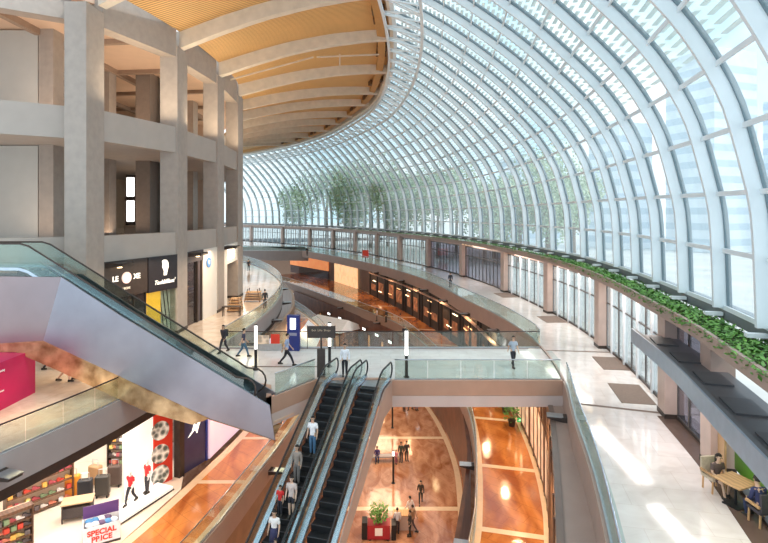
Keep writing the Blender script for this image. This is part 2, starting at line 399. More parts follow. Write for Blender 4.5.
# ------------------------------------------------------------------ glass balustrades
def balustrade(P, z, label, lab_group='glass balustrades along the walkway edges', hgt=1.1, pane=1.6, yoff=.0, rail=STEEL, posts=True, mid=None):
    """P: 2D path; glass panes clipped to the slab edge with a handrail"""
    o = empty('glass_balustrade', (P[0].x, P[0].y, z), 0, label, 'balustrade')
    L_ = length(P); n = max(1, int(round(L_/pane))); Q = resamp(P, n+1)
    g = MB()
    for a, b in zip(Q, Q[1:]):
        d = (b-a); a2 = a+d*.012; b2 = b-d*.012; nn = Vector((-d.y, d.x)).normalized()*.008
        g.prism([(a2.x+nn.x,a2.y+nn.y,z+.05),(b2.x+nn.x,b2.y+nn.y,z+.05),(b2.x+nn.x,b2.y+nn.y,z+hgt-.05),(a2.x+nn.x,a2.y+nn.y,z+hgt-.05)], (-2*nn.x,-2*nn.y,0))
    g.build('glass_panes', GB, o)
    MB().tube([(p.x, p.y, z+hgt) for p in Q], .035, 6).build('handrail', rail, o, True)
    MB().sweep([(p.x, p.y, z) for p in Q], [(-.04,0.06),(.04,.06),(.04,.12),(-.04,.12)]).build('base_channel', STEEL, o)
    return o
c = offset(clip(RE1, -4, 26.6), -.12); balustrade(c, 0, 'curved glass balustrade with steel handrail beside the near right walkway', rail=DECK)
c = offset(clip(RE1, 34.0, 120), -.12); balustrade(c, 0, 'long curved glass balustrade of the right walkway beyond the bridge')
c = offset(clip(LE1, 9, 24.4), .12); balustrade(c, 0, 'glass balustrade with dark rail above the grey fascia at the lower left', rail=DARK)
c = offset(clip(LE1, 34.6, 112), .12); balustrade(c, 0, 'curved glass balustrade of the left walkway beyond the bridge')
V = lambda *a: [Vector(p) for p in a]
balustrade(V((at_y(LE1,BF+.5).x+.2,BF-.1),(re[-1][0]-.2,BF-.1)), 0, 'straight glass balustrade along the far side of the bridge', rail=DARK)
balustrade(V((.55,BN+.12),(re[0][0]-.15,BN+.12)), 0, 'straight glass balustrade on the near side of the bridge')
balustrade(V((-5.2,24.8),(-3.62,27.2)), 0, 'short glass balustrade on the landing left of the twin escalators')
c = offset(clip(RE2, 4, 122), -.1); balustrade(c, -6.5, 'curved glass balustrade of the right lower gallery', pane=2)
c = offset(clip(LE2, 8, 106), .1); balustrade(c, -6.5, 'curved glass balustrade of the left lower gallery', pane=2)
balustrade(V((-58,121.7),(-18,117.2)), 0, 'glass balustrade on the distant footbridge', pane=2.5)

# ------------------------------------------------------------------ left side: columns, beams, slabs
colxy = [(-18.2,29.6),(-16.15,37.5),(-15.75,45.3),(-16.2,53.2),(-19.2,64.0)]   # front left corner of each column
CW, CD = 1.25, 1.9
names = ['tall square concrete column nearest the camera on the left', 'second tall concrete column, right of the two shop signs', 'third tall concrete column, beside the shop with the blue round logo', 'fourth concrete column, at the edge of the glass dome view', 'concrete column hidden far along the left gallery']
crot = [R(-14), R(-7), 0, R(4), R(14)]
for (x, y), nm, rz in zip(colxy[:4], names, crot):
    o = empty('column', (x+CW/2, y+CD/2, 0), 0, nm, 'column', 'concrete columns of the left gallery')
    m = MB().box((x+CW/2, y+CD/2, 10.4), (CW, CD, 20.8)); m.build('shaft', CONC, o)
    MB().box((x+CW/2, y+CD/2, .12), (CW+.06, CD+.06, .24)).build('plinth', DARK, o)
def span(i):   # front-face line between columns i, i+1 (atrium side)
    a = Vector((colxy[i][0]+CW, colxy[i][1]+CD)); b = Vector((colxy[i+1][0]+CW, colxy[i+1][1])); return a, b
def seg_box(m, a, b, z0, z1, t0, t1):
    d = (b-a).normalized(); n = Vector((-d.y, d.x))
    m.prism([(a+n*t0).to_3d()+Vector((0,0,z0)), (b+n*t0).to_3d()+Vector((0,0,z0)), (b+n*t0).to_3d()+Vector((0,0,z1)), (a+n*t0).to_3d()+Vector((0,0,z1))], (n*(t1-t0)).to_3d()); return m
lft = (Vector((-27.5, 24.2)), Vector((-18.2+.05, 30.2)))
segs = [lft] + [span(i) for i in range(3)] + [(Vector((-14.95,55.1)), Vector((-18, 64)))]
lv = [(5.75,7.35,'low'),(13.1,14.95,'mid')]
for z0, z1, nm in lv:
    for i, (a, b) in enumerate(segs):
        where = ['left of the first column', 'between the first and second columns', 'between the second and third columns', 'between the third and fourth columns', 'past the fourth column'][i]
        o = seg_box(MB(), a, b, z0, z1, .12, .75).build('parapet_beam', CONC2)
        tag(o, 'deep grey parapet beam %s, %s storey' % (where, 'lower' if nm == 'low' else 'upper'), 'beam', 'parapet beams of the left gallery')
m = MB()
for a, b in segs: seg_box(m, a, b, 20.0, 22.5, .1, 1.1)
struct('trim_9', m, CONC)
# floor slabs behind the beams, ceiling, back walls
def lslab(z1, z0, back, m_):
    A = [Vector((-27.5,24.2)),Vector((-18.2,30.4)),Vector((-17.1,31.6)),Vector((-15.4,39)),Vector((-15.2,47)),Vector((-15.6,55)),Vector((-19,65)),Vector((-23,78)),Vector((-31,96)),Vector((-48,117))]
    A = [p+Vector((-.6,.0)) for p in A]
    B = [Vector((back, p.y+ (8 if i == 0 else 0))) for i, p in enumerate(A)]
    return MB().slab(B, A, z1, z0)
struct('floor_upper', lslab(6.6, 6.2, -62, F1), F1)
struct('floor_top', lslab(13.9, 13.45, -62, F1), CONC2)
struct('ceiling_gallery', lslab(21.75, 21.5, -62, F1), SOFF)
m = MB()
for k in range(6):
    y = 29 + k*8.0; m.beam((-60, y+6, 21.35), (-17.2 - max(0, (y-56)*.45), y+1, 21.35), .4, .4)
for x in (-24, -31): m.beam((x, 30, 21.3), (x, 75, 21.3), .4, .5)
struct('trim_10', m, mat('taupe_beam', (.36, .26, .20), .7))
struct('wall_back', MB().box((-38, 62, 14), (.3, 90, 15)), mat('warm_backwall', (.55, .40, .27), .8))
struct('wall_back_end', MB().box((-46, 76, 14), (40, .3, 15)), SOFF)
for i, (z0, z1) in enumerate(((6.6, 13.4), (13.9, 21.4))):
    o = MB().box((-32.5, 36.2, (z0+z1)/2), (17, .3, z1-z0)).build('partition_wall', WHITEW)
    tag(o, 'plain off-white partition wall on the %s gallery at the far left' % ('lower' if i == 0 else 'upper'), 'wall', None, 'structure')
# inner square piers
PB = mat('brown_pier_face', (.26, .21, .18), .7)
k = 0
for z0, z1, lvn in ((6.6, 13.45, 'first upper'), (13.9, 21.5, 'top')):
    for (x, y, w, d, mm, desc) in ((-23.4, 36.6, 1.0, 1.2, CONC, 'beside the white partition'), (-24.6, 46, 1.2, 1.2, CONC, 'seen just right of the first column'),
                             (-21.9, 48.5, 1.3, 2.6, PB, 'wide brown one between the first two columns'), (-20.0, 49.5, 1.5, 1.6, PB, 'left of the second column'),
                             (-22.4, 60, 1.3, 1.5, CONC, 'seen between the second and third columns')):
        o = MB().box((x, y, (z0+z1)/2), (w, d, z1-z0)).build('pier', mm)
        tag(o, 'square inner pier on the %s gallery, %s' % (lvn, desc), 'pier', 'inner piers of the left gallery')
win = empty('lit_window', (-25.3, 52, 8), 0, 'narrow tall bright window deep inside the left gallery', 'window')
MB().box((-25.3, 52, 10), (1.0, .15, 5)).build('frame', DARK, win)
MB().box((-25.3, 51.9, 11.3), (.75, .06, 1.9)).build('pane', WLIGHT, win); MB().box((-25.3, 51.9, 8.9), (.75, .06, 2.1)).build('pane', WLIGHT, win)
# downlight canopies below the lower beams
def canopy(loc, rz, label):
    o = empty('downlight_canopy', loc, rz, label, 'light', 'dark downlight canopies by the shopfronts')
    MB().prism([(-.1,0,.0),(1.1,0,.12),(1.1,0,.32),(-.1,0,.32)], (0,1.5,0)).build('housing', DARK, o, local=True)
    MB().cyl((.55,.75,-.02), .14, .1, 12).build('lamp_lens', WARML, o, local=True)
    return o
canopy((-17.0, 31.6, 5.35), 0, 'dark downlight canopy beside the first column above the brown sign')
canopy((-15.0, 39.6, 5.35), 0, 'dark downlight canopy just past the second column')
canopy((-14.6, 47.4, 5.35), 0, 'dark downlight canopy just past the third column')

# ------------------------------------------------------------------ text helper
def text(s, size, m, parent, M, name='lettering', ext=.01, shear=0, bold=0):
    cu = bpy.data.curves.new(name, 'FONT'); cu.body = s; cu.size = size; cu.extrude = ext; cu.align_x = 'CENTER'; cu.align_y = 'CENTER'; cu.shear = shear; cu.offset = bold
    o = bpy.data.objects.new(name, cu); COL.objects.link(o)
    dg = bpy.context.evaluated_depsgraph_get(); me = bpy.data.meshes.new_from_object(o.evaluated_get(dg))
    bpy.data.objects.remove(o); me.transform(wm(parent).inverted() @ M); me.materials.clear(); me.materials.append(m); me.name = name
    q = bpy.data.objects.new(name, me); COL.objects.link(q); q.parent = parent; W[q.name] = wm(parent).copy(); return q
def face_M(p, d, tilt=0):
    """text plane: x axis along horizontal direction d, upright, facing right-hand side of d"""
    d = Vector((d[0], d[1], 0)).normalized(); u = Vector((0,0,1)); n = d.cross(u)
    M = Matrix((d, u, n)).transposed().to_4x4(); M.translation = Vector(p); return M

# ------------------------------------------------------------------ left ground-level shops
a, b = span(0); d = (b-a).normalized(); n = Vector((-d.y, d.x))
def on(a, d, n, t, z, o=0): p = a+d*t+n*o; return Vector((p.x, p.y, z))
Ls = (b-a).length
sh = empty('shopfront', (a.x, a.y, 0), 0, 'dark brown shopfront with a round emblem sign between the first two columns', 'shop')
seg_box(MB(), a, a+d*3.5, 3.45, 5.75, .02, .3).build('sign_board', DARK, sh)
for t0, t1 in ((.05,1.2),(1.25,2.4),(2.45,3.45)):
    seg_box(MB(), a+d*t0, a+d*t1, .1, 3.4, .2, .24).build('glass_panel', GDK, sh)
m = MB()
for t in (0,1.22,2.42,3.45): seg_box(m, a+d*t, a+d*(t+.07), 0, 3.45, .12, .3)
m.build('frame', DARK, sh)
text('LE', .46, SIGNW, sh, face_M(on(a,d,n,.82,4.62,-.02), d), bold=.01)
text('XE', .46, SIGNW, sh, face_M(on(a,d,n,2.55,4.62,-.02), d), bold=.01)
M_ = face_M(on(a,d,n,1.7,4.62,0), d)
em = MB(); em.tube([M_ @ Vector((0,0,-.02)), M_ @ Vector((0,0,.06))], .36, 24); em.build('round_emblem', mat('rose_emblem', (.75,.55,.5), .5, emit=(1,.75,.65), estr=.7), sh)
text('LEOXE', .2, mat('cream_serif', (.9,.8,.65), .5, emit=(1,.85,.65), estr=.6), sh, face_M(on(a,d,n,1.7,3.95,-.02), d))
sh2 = empty('shopfront', (a.x+d.x*4, a.y+d.y*4, 0), 0, 'black sign shopfront with white head logo and amber display, left of the second column', 'shop')
seg_box(MB(), a+d*3.55, a+d*(Ls-.02), 3.35, 5.75, -.02, .3).build('sign_board', mat('black_sign', (.022,.018,.022), .4), sh2)
hp = [(-.28,.5),(-.1,.58),(.15,.55),(.3,.35),(.32,.05),(.2,-.25),(.15,-.5),(-.1,-.5),(-.08,-.2),(-.25,.1),(-.2,.3)]
M_ = face_M(on(a,d,n,5.05,4.9,-.03), d)
MB().prism([M_ @ Vector((x,y,0)) for x, y in hp], (M_.to_3x3() @ Vector((0,0,.04)))).build('head_logo', SIGNW, sh2)
text("Teulddilaus'", .42, SIGNW, sh2, face_M(on(a,d,n,5.05,3.95,-.03), d), shear=.3)
seg_box(MB(), a+d*3.65, a+d*4.95, .9, 3.3, .25, .32).build('display_panel', YEL, sh2)
seg_box(MB(), a+d*4.9, a+d*(Ls-.05), .0, 3.3, .5, .6).build('rear_panel', SHOPW, sh2)
m = MB()
for t in (5.0, 5.35, 5.7): m.beam(on(a,d,n,t,3.3,.4), on(a,d,n,t+.5,.1,.4), .05, .05)
m.build('diagonal_rods', DARK, sh2)
seg_box(MB(), a+d*3.6, a+d*(Ls-.05), 0, 3.3, .12, .15).build('glass_panel', GB, sh2)
a, b = span(1); d = (b-a).normalized(); n = Vector((-d.y, d.x)); Ls = (b-a).length
sh3 = empty('shopfront', (a.x, a.y, 0), 0, 'dark framed shopfront with glowing orange shelves between second and third columns', 'shop')
seg_box(MB(), a, a+d*3.0, 4.9, 5.75, .02, .4).build('header', mat('slate_header', (.09,.08,.09), .5), sh3)
seg_box(MB(), a, a+d*2.0, 0, 4.9, .25, .3).build('glass_panel', GDK, sh3)
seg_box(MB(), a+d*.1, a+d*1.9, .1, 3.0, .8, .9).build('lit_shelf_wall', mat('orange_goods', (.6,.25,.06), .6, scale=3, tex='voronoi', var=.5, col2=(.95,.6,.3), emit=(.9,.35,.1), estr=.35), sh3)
m = MB()
for t in (0, 2.0, 2.8): seg_box(m, a+d*t, a+d*(t+.18), 0, 4.9, .1, .4)
m.build('frame', DARK, sh3)
seg_box(MB(), a+d*2.2, a+d*2.8, 0, 4.9, .2, .4).build('dark_panel', mat('slate_panel', (.12,.1,.11), .5), sh3)
sh4 = empty('shopfront', (a.x+d.x*3, a.y+d.y*3, 0), 0, 'cream wall shopfront with a blue round logo, left of the third column', 'shop')
seg_box(MB(), a+d*3.0, b, 0, 5.75, .05, .4).build('wall_panel', SHOPW, sh4)
M_ = face_M(on(a,d,n,4.0,4.6,.0), d); MB().tube([M_ @ Vector((0,0,0)), M_ @ Vector((0,0,.06))], .42, 24).build('round_logo', mat('sky_blue_logo', (.12,.3,.65), .5), sh4)
text('U', .5, PRINTW, sh4, M_ @ Matrix.Translation((0,0,.07)))
a, b = span(2); d = (b-a).normalized(); n = Vector((-d.y, d.x)); Ls = (b-a).length
sh5 = empty('shopfront', (a.x, a.y, 0), 0, 'pale shopfront with square lit sign and black opening before the fourth column', 'shop')
seg_box(MB(), a, b, 3.9, 5.75, .05, .4).build('header', SHOPW, sh5)
seg_box(MB(), a+d*1.6, a+d*4.2, 4.3, 5.5, -.02, .05).build('lit_sign', WLIGHT, sh5)
seg_box(MB(), a, a+d*1.4, 0, 3.9, .05, .4).build('wall_panel', SHOPW, sh5)
seg_box(MB(), a+d*1.4, b, 0, 3.9, 2.2, 2.3).build('dark_interior', BLACK, sh5)
struct('wall_shop_row', MB().box((-22, 45, 3), (.3, 44, 5.6)), SHOPW)
for (x, y, w, l_, t_) in ((-13.2, 46.2, 1.2, 'slatted wooden display stand in front of the third column', 5), (-12.9, 51.4, 1.7, 'wooden bench stand with dark tops near the fourth column', 4)):
    o = empty('display_stand', (x, y, 0), 0, l_, 'display stand')
    m = MB()
    for k in range(t_): m.box((x, y, .18+k*.24), (w-.1*k, 1.3-.12*k, .06))
    m.build('shelf_boards', WOOD, o)
    m = MB()
    for sx in (-1,1):
        for sy in (-1,1): m.beam((x+sx*w*.45, y+sy*.55, 0), (x+sx*w*.28, y+sy*.35, 1.25), .06, .06)
    m.build('frame', DWOOD, o)
o = empty('shop_rack', (-12.9, 44.0, 0), 0, 'low dark display rack beside the wooden stand', 'rack')
MB().box((-12.9,44,.8),(1.5,.5,.08)).build('top', DARK, o)
m = MB(); [m.beam((-12.9+sx*.7,44+sy*.2,0),(-12.9+sx*.7,44+sy*.2,.8),.05,.05) for sx in (-1,1) for sy in (-1,1)]; m.build('legs_frame', DARK, o)

# ------------------------------------------------------------------ timber ceiling
nT = 70
tl = resamp(clip(TL, 24, 132), nT)
def ray_hit(p, dirv, P):
    best = None
    for a, b in zip(P, P[1:]):
        e = b-a; den = dirv.x*e.y-dirv.y*e.x
        if abs(den) < 1e-9: continue
        w = a-p; t = (w.x*e.y-w.y*e.x)/den; u = (w.x*dirv.y-w.y*dirv.x)/den
        if t > 0 and -1e-6 <= u <= 1+1e-6 and (best is None or t < best): best = t
    return best
tprof = [(0,21.45),(.2,22.45),(.4,23.3),(.62,23.95),(.82,24.3),(1.0,24.4)]
def tz(u):
    for (a, za), (b, zb) in zip(tprof, tprof[1:]):
        if u <= b: return za+(zb-za)*(u-a)/(b-a)
    return tprof[-1][1]
te = resamp(clip(TE, 22, 150), nT)
vs = []; fs = []; K = 14
for i in range(nT):
    for k in range(K+1):
        u = k/K; p = tl[i].lerp(te[i], u); vs.append((p.x, p.y, tz(u)+.55))
for i in range(nT-1):
    for k in range(K): q = i*(K+1)+k; fs.append((q, q+1, q+K+2, q+K+1))
def timber_mat():
    m = bpy.data.materials.new('slatted_golden_timber'); m.use_nodes = True; nt = m.node_tree; N = nt.nodes; L = nt.links; b = N['Principled BSDF']
    tc = N.new('ShaderNodeTexCoord'); w = N.new('ShaderNodeTexWave'); w.inputs['Scale'].default_value = 1.3; w.bands_direction = 'Y'
    nz = N.new('ShaderNodeTexNoise'); nz.inputs['Scale'].default_value = .5
    L.new(tc.outputs['Object'], w.inputs['Vector']); L.new(tc.outputs['Object'], nz.inputs['Vector'])
    r = N.new('ShaderNodeValToRGB'); r.color_ramp.elements[0].position = .12; r.color_ramp.elements[1].position = .4
    r.color_ramp.elements[0].color = (.36, .19, .06, 1); r.color_ramp.elements[1].color = (.78, .50, .21, 1); L.new(w.outputs['Fac'], r.inputs['Fac'])
    r2 = N.new('ShaderNodeValToRGB'); r2.color_ramp.elements[0].color = (.85, .85, .85, 1); r2.color_ramp.elements[1].color = (1.1, 1.05, 1, 1); L.new(nz.outputs['Fac'], r2.inputs['Fac'])
    mx = N.new('ShaderNodeMix'); mx.data_type = 'RGBA'; mx.blend_type = 'MULTIPLY'; mx.inputs['Factor'].default_value = 1
    L.new(r.outputs[0], mx.inputs[6]); L.new(r2.outputs[0], mx.inputs[7]); L.new(mx.outputs[2], b.inputs['Base Color']); b.inputs['Roughness'].default_value = .6
    return m
ceil = empty('ceiling', (0, 60, 22), 0, kind='structure')
mm = MB(); mm.add(vs, fs); nv = len(vs)
mm.add([(x, y, z+.3) for x, y, z in vs], [tuple(reversed(f)) for f in fs])
mm.build('timber_boarding', timber_mat(), ceil, True)
# arched timber beams across the ceiling
def perp_pair(y):
    p = at_y(TL, y); t = tang(TL, y); nn = Vector((t.y, -t.x)); h = ray_hit(p, nn, TE)
    if h is None: return None
    return p, p+nn*h
ybe = [30.5, 38.4, 46.2, 54.1, 62, 69.5, 77, 84, 90.5, 96.5, 102, 107]
for y in ybe:
    pr = perp_pair(y)
    if not pr: continue
    a, q = pr; m = MB(); vsb = []
    t = (q-a).normalized(); w = Vector((-t.y, t.x))*.32
    n_ = 14
    for k in range(n_+1):
        u = k/n_; p = a.lerp(q, u); zt = tz(u)+.6; dep = 1.25-.35*u
        for s_ in (-1, 1):
            vsb.append((p.x+w.x*s_, p.y+w.y*s_, zt)); vsb.append((p.x+w.x*s_, p.y+w.y*s_, zt-dep))
    fsb = []
    for k in range(n_):
        i = k*4; j = i+4; fsb += [(i,j,j+1,i+1),(i+2,i+3,j+3,j+2),(i,i+2,j+2,j),(i+1,j+1,j+3,i+3)]
    fsb += [(0,1,3,2), (n_*4, n_*4+2, n_*4+3, n_*4+1)]
    m.add(vsb, fsb); m.build('arched_beam', GLULAM, ceil)
# edge beam of the timber ceiling, small clerestory openings
c = clip(TE, 20, 152)
MB().sweep(resamp(c, 90), [(0,24.0),(.55,24.0),(.55,25.2),(0,25.2)]).build('edge_beam', GLULAM, ceil)
MB().sweep(resamp(offset(c, 1.0), 90), [(0,24.2),(.7,24.3),(.7,24.9),(0,24.9)]).build('edge_beam', mat('honey_timber', (.5,.27,.09), .6), ceil)
for i, y in enumerate([y+3.8 for y in ybe[:11]]):
    pr = perp_pair(y)
    if not pr: continue
    a, q = pr; t = (q-a).normalized(); w = Vector((-t.y, t.x)); m = MB()
    for k in (-1, 1):
        c0 = q - t*1.35 + w*(k*.95); ang = math.atan2(t.y, t.x)
        m.box((c0.x, c0.y, 24.6), (1.0, 1.1, .5), ang)
    m.build('clerestory_slot', mat('dark_umber', (.12,.06,.02), .7), ceil)
# thin struts seen under the third bay
m = MB(); a, q = perp_pair(49.5); 
m.beam((a.x, a.y, 21.4), (*(a.lerp(q,.5)), 23.6), .12, .12); m.beam((*(a.lerp(q,.52)), 23.6), (*(a.lerp(q,.9)), 23.9), .12, .12); m.beam((*(a.lerp(q,.66)), 22.7), (*(a.lerp(q,.66)), 23.9), .12, .12)
m.build('strut', GLULAM, ceil)

# ------------------------------------------------------------------ glass dome
dome = empty('window_1', (12, 50, 5.45), 0, kind='structure')
prof = [(0,5.45),(.06,7.2),(.16,8.8),(.42,10.0),(.96,11.9),(1.45,12.95),(2.3,14.3),(3.3,15.5),(4.6,16.8),(6.2,18.3),(8.2,19.9),(10.6,21.6),(12.8,22.9),(14.8,23.9)]
PS = [Vector((a, z)) for a, z in prof]; PS = crom(PS, 4)
GW = resamp(offset(clip(RW1, 2, 174), -.35), 400)
lenGW = length(GW); nr = int(lenGW/3.4)
base = resamp(GW, nr+1)
ribs = []   # each: list of (x,y,z) along arc + inward normal
NP = 12
for i, p in enumerate(base):
    a = base[max(0,i-1)]; b = base[min(nr,i+1)]; t = (b-a).normalized(); nn = Vector((-t.y, t.x))
    h = ray_hit(p, nn, TE)
    if h is None or h > 30: ribs.append(None); continue
    k = h/14.8
    arc = resamp([Vector((q.x*(k if True else 1), q.y)) for q in PS], 37)
    ribs.append((p, nn, t, arc, h))
ok = [r for r in ribs if r]
def P3(r, i, inset=0.0):
    p, nn, t, arc, h = r; q = arc[i]; a = arc[max(0,i-1)]; b = arc[min(len(arc)-1,i+1)]; d = (b-a).normalized()
    s_ = q.x + d.y*inset; z = q.y - d.x*inset
    return Vector((p.x+nn.x*s_, p.y+nn.y*s_, z))
nA = 36
for r in ok[:98]:
    m = MB(); md = MB(); vs = []; fs = []
    w = Vector((r[2].x, r[2].y, 0))*.08
    for i in range(nA+1):
        o_ = P3(r, i, .02); i_ = P3(r, i, .46)
        vs += [o_-w, o_+w, i_+w, i_-w]
    for i in range(nA):
        for j in range(4): fs.append((i*4+j, i*4+(j+1)%4, i*4+4+(j+1)%4, i*4+4+j))
    fs += [(3,2,1,0), tuple(nA*4+j for j in range(4))]
    m.add(vs, fs); rb = m.build('rib', RIBM, dome)
    vs = []; w2 = Vector((r[2].x, r[2].y, 0))*.14
    for i in range(nA+1):
        i_ = P3(r, i, -.1); j_ = P3(r, i, .06)
        vs += [i_-w2, i_+w2, j_+w2, j_-w2]
    md.add(vs, fs); md.build('rib_edge', RIBD, rb)
# purlins
pi = [0, 3, 6, 9, 12, 15, 18, 21, 24, 27, 30, 33, 36]
for i in pi:
    m = MB(); 
    for r0, r1 in zip(ok, ok[1:]):
        m.beam(P3(r0, i, .12), P3(r1, i, .12), .07, .16)
    m.build('purlin', RIBM, dome)
# glazing skin
vs = []; fs = []
idx = list(range(0, nA+1, 3))
for r in ok:
    for i in idx: vs.append(P3(r, i, -.02))
K = len(idx)
for a in range(len(ok)-1):
    for k in range(K-1): fs.append((a*K+k, a*K+k+1, (a+1)*K+k+1, (a+1)*K+k))
MB().add(vs, fs).build('glazing', GD, dome)
# outer sun louvres on the upper panels
m = MB()
for r0, r1 in zip(ok[:60], ok[1:61]):
    for i in range(13, 36):
        for sub in (0.0, .5):
            a0 = P3(r0, i, -.42).lerp(P3(r0, i+1, -.42), sub); b0 = P3(r1, i, -.42).lerp(P3(r1, i+1, -.42), sub)
            d = (b0-a0)*.06
            m.beam(a0+d, b0-d, .19, .03, up=(0,0,1))
m.build('sun_louvre', mat('pale_green_louvre', (.74, .84, .80), .5), dome)
# edge truss where the dome meets the timber ceiling
m = MB()
for q, (r0, r1) in enumerate(zip(ok, ok[1:])):
    m.beam(P3(r0, 36, .2), P3(r1, 36, .2), .3, .3); m.beam(P3(r0, 32, .7), P3(r1, 32, .7), .22, .22)
    m.beam(P3(r0, 36, 1.4), P3(r1, 36, 1.4), .2, .2)
    A_, B_ = (r0, r1)
    mid = P3(r0, 32, .7).lerp(P3(r1, 32, .7), .5)
    m.beam(P3(A_, 36, 1.2), mid, .12, .12); m.beam(mid, P3(B_, 36, 1.2), .12, .12)
    m.beam(P3(r0, 36, 1.4), P3(r0, 32, .7), .12, .12)
m.build('edge_truss', RIBM, dome)
# sill below the glass, planter shelf and parapet
gs = resamp(offset(clip(RW1, 2, 170), -.35), 260)
struct('trim_11', MB().sweep(gs, [(.12,5.0),(-.35,5.0),(-.35,5.46),(.12,5.46)]), mat('grey_gutter', (.20,.22,.24), .5))
ped = MB()
for r in ok[:50]:
    p, nn, t, arc, h = r; ang = math.atan2(nn.y, nn.x); c0 = p+nn*.45; ped.box((c0.x, c0.y, 5.22), (.55, .22, .12), ang)
struct('trim_12', ped, mat('white_bracket', (.8,.82,.84), .5))
struct('trim_13', MB().sweep(resamp(clip(RW1, 2, 168), 240), [(-.45,4.55),(1.05,4.55),(1.05,5.0),(.93,5.0),(.93,4.68),(-.45,4.68)]), FASCR)
struct('trim_14', MB().sweep(resamp(clip(RW1, 2, 168), 240), [(-.45,4.66),(.92,4.66),(.92,4.8),(-.45,4.8)]), SOIL)
m = MB(); pc = resamp(clip(RW1, 9, 120), 1500)
for i, p in enumerate(pc):
    t = (pc[min(i+1, 1499)]-pc[max(i-1, 0)]).normalized(); nn = Vector((-t.y, t.x))
    dens = 19 if p.y < 45 else 6
    for k in range(dens):
        u = random.uniform(-.2, 1.12); q = p+nn*u+t*random.uniform(-.08,.08)
        z = 4.85+random.random()*.28*(1-.3*abs(u-.5)); s_ = random.uniform(.05,.11)
        if u > .9: z -= random.random()*.16
        a1 = random.uniform(0,6.28); a2 = random.uniform(-.7,.7)
        d1 = Vector((math.cos(a1),math.sin(a1),a2))*s_; d2 = Vector((-math.sin(a1),math.cos(a1),random.uniform(-.5,.5)))*s_*.55
        c_ = Vector((q.x,q.y,z)); m.add([c_-d1, c_+d2, c_+d1, c_-d2], [(0,1,2,3)])
o = m.build('planter_hedge', PLANT); tag(o, 'long strip of low green plants along the ledge below the glass dome', 'plants', None, 'stuff')

# ------------------------------------------------------------------ right shopfront wall (ground level)
colY = [17.9, 22.5, 33.9, 45.5, 57.4, 71.0, 83, 94, 104, 114, 124, 134, 145, 156, 167]
wallM = MB()
wc = resamp(clip(RW1, 2, 172), 180)
struct('wall_right_upper', MB().sweep(wc, [(-.15,4.2),(.02,4.2),(.02,4.6),(-.15,4.6)]), COPPER)
struct('wall_right_sill', MB().sweep(resamp(clip(RW1,2,172),160), [(-.2,0),(.05,0),(.05,.1),(-.2,.1)]), DARK)
ord_ = ['nearest', 'second nearest', 'third nearest', 'fourth', 'fifth', 'sixth', 'seventh', 'eighth', 'ninth', 'tenth', 'eleventh', 'twelfth', 'thirteenth', 'fourteenth', 'last']
for i, y in enumerate(colY):
    p = at_y(RW1, y); t = tang(RW1, y); ang = math.atan2(t.y, t.x); nn = Vector((-t.y, t.x)); c0 = p+nn*.15
    o = empty('pilaster', (c0.x, c0.y, 0), ang, '%s pinkish brown pilaster along the right shop wall, counted from the camera' % ord_[i], 'pillar', 'pilasters of the right shop wall')
    MB().box((0,0,2.28), (.95,.75,4.56)).build('shaft', COPPER, o, local=True)
    MB().box((0,0,.1), (1.0,.8,.2)).build('plinth', DARK, o, local=True)
WFR = mat('white_door_frame', (.78,.78,.80), .4)
GRD = mat('bronze_door_frame', (.10,.085,.08), .4)
for i in range(len(colY)-1):
    y0, y1 = colY[i], colY[i+1]; seg = clip(RW1, y0+.45, y1-.45); L_ = length(seg)
    npan = max(2, int(L_/1.15)); q = resamp(seg, npan+1)
    far = i >= 5
    white = i in (1, 2, 3) or i >= 6
    o = empty('glass_doors', (q[0].x, q[0].y, 0), 0, ['tall glass panels behind the cafe table', 'row of white framed glass doors partly hidden by the grey canopy', 'row of tall glass doors between the third and fourth pilasters', 'row of glass doors between the fourth and fifth pilasters', 'dark glazed bay beyond the fifth pilaster', 'dark glazed shopfront bay beyond the sixth pilaster'][i] if i < 6 else 'distant bright glazed bay after the %s pilaster' % ord_[i], 'shopfront', 'glazed bays of the right shop wall')
    fm = WFR if white else GRD
    for k in range(npan):
        a = q[k]; b = q[k+1]; dd = (b-a); a2 = a+dd*.04; b2 = b-dd*.04
        nn = Vector((-dd.y, dd.x)).normalized()
        MB().prism([(a2.x,a2.y,.1),(b2.x,b2.y,.1),(b2.x,b2.y,4.1),(a2.x,a2.y,4.1)], (nn*.02).to_3d()).build('glass_panel', (GS if white else GDK), o)
    if white:
        for k in range(0, npan+1, 2): a = q[k]; MB().beam((a.x,a.y,0),(a.x,a.y,4.2), .26, .14).build('white_post', WFR, o)
    m = MB(); fm = GRD
    for k in range(npan+1):
        a = q[k]
        if not white or k % 2: m.beam((a.x,a.y,0),(a.x,a.y,4.2), .09, .09)
    for a, b in zip(q, q[1:]):
        for z in (.12, 2.98, 4.15): m.beam((a.x,a.y,z),(b.x,b.y,z), .09, .09)
    m.build('frame', fm, o)
    if 0 < i < 5:
        m = MB()
        for a, b in zip(q, q[1:]):
            c_ = a.lerp(b,.5); t_ = (b-a).normalized(); nn = Vector((-t_.y,t_.x)); c_ = c_+nn*.62; m.box((c_.x,c_.y,4.5),(.5,.12,.05), math.atan2(t_.y,t_.x))
        m.build('soffit_downlights', WARML, o)
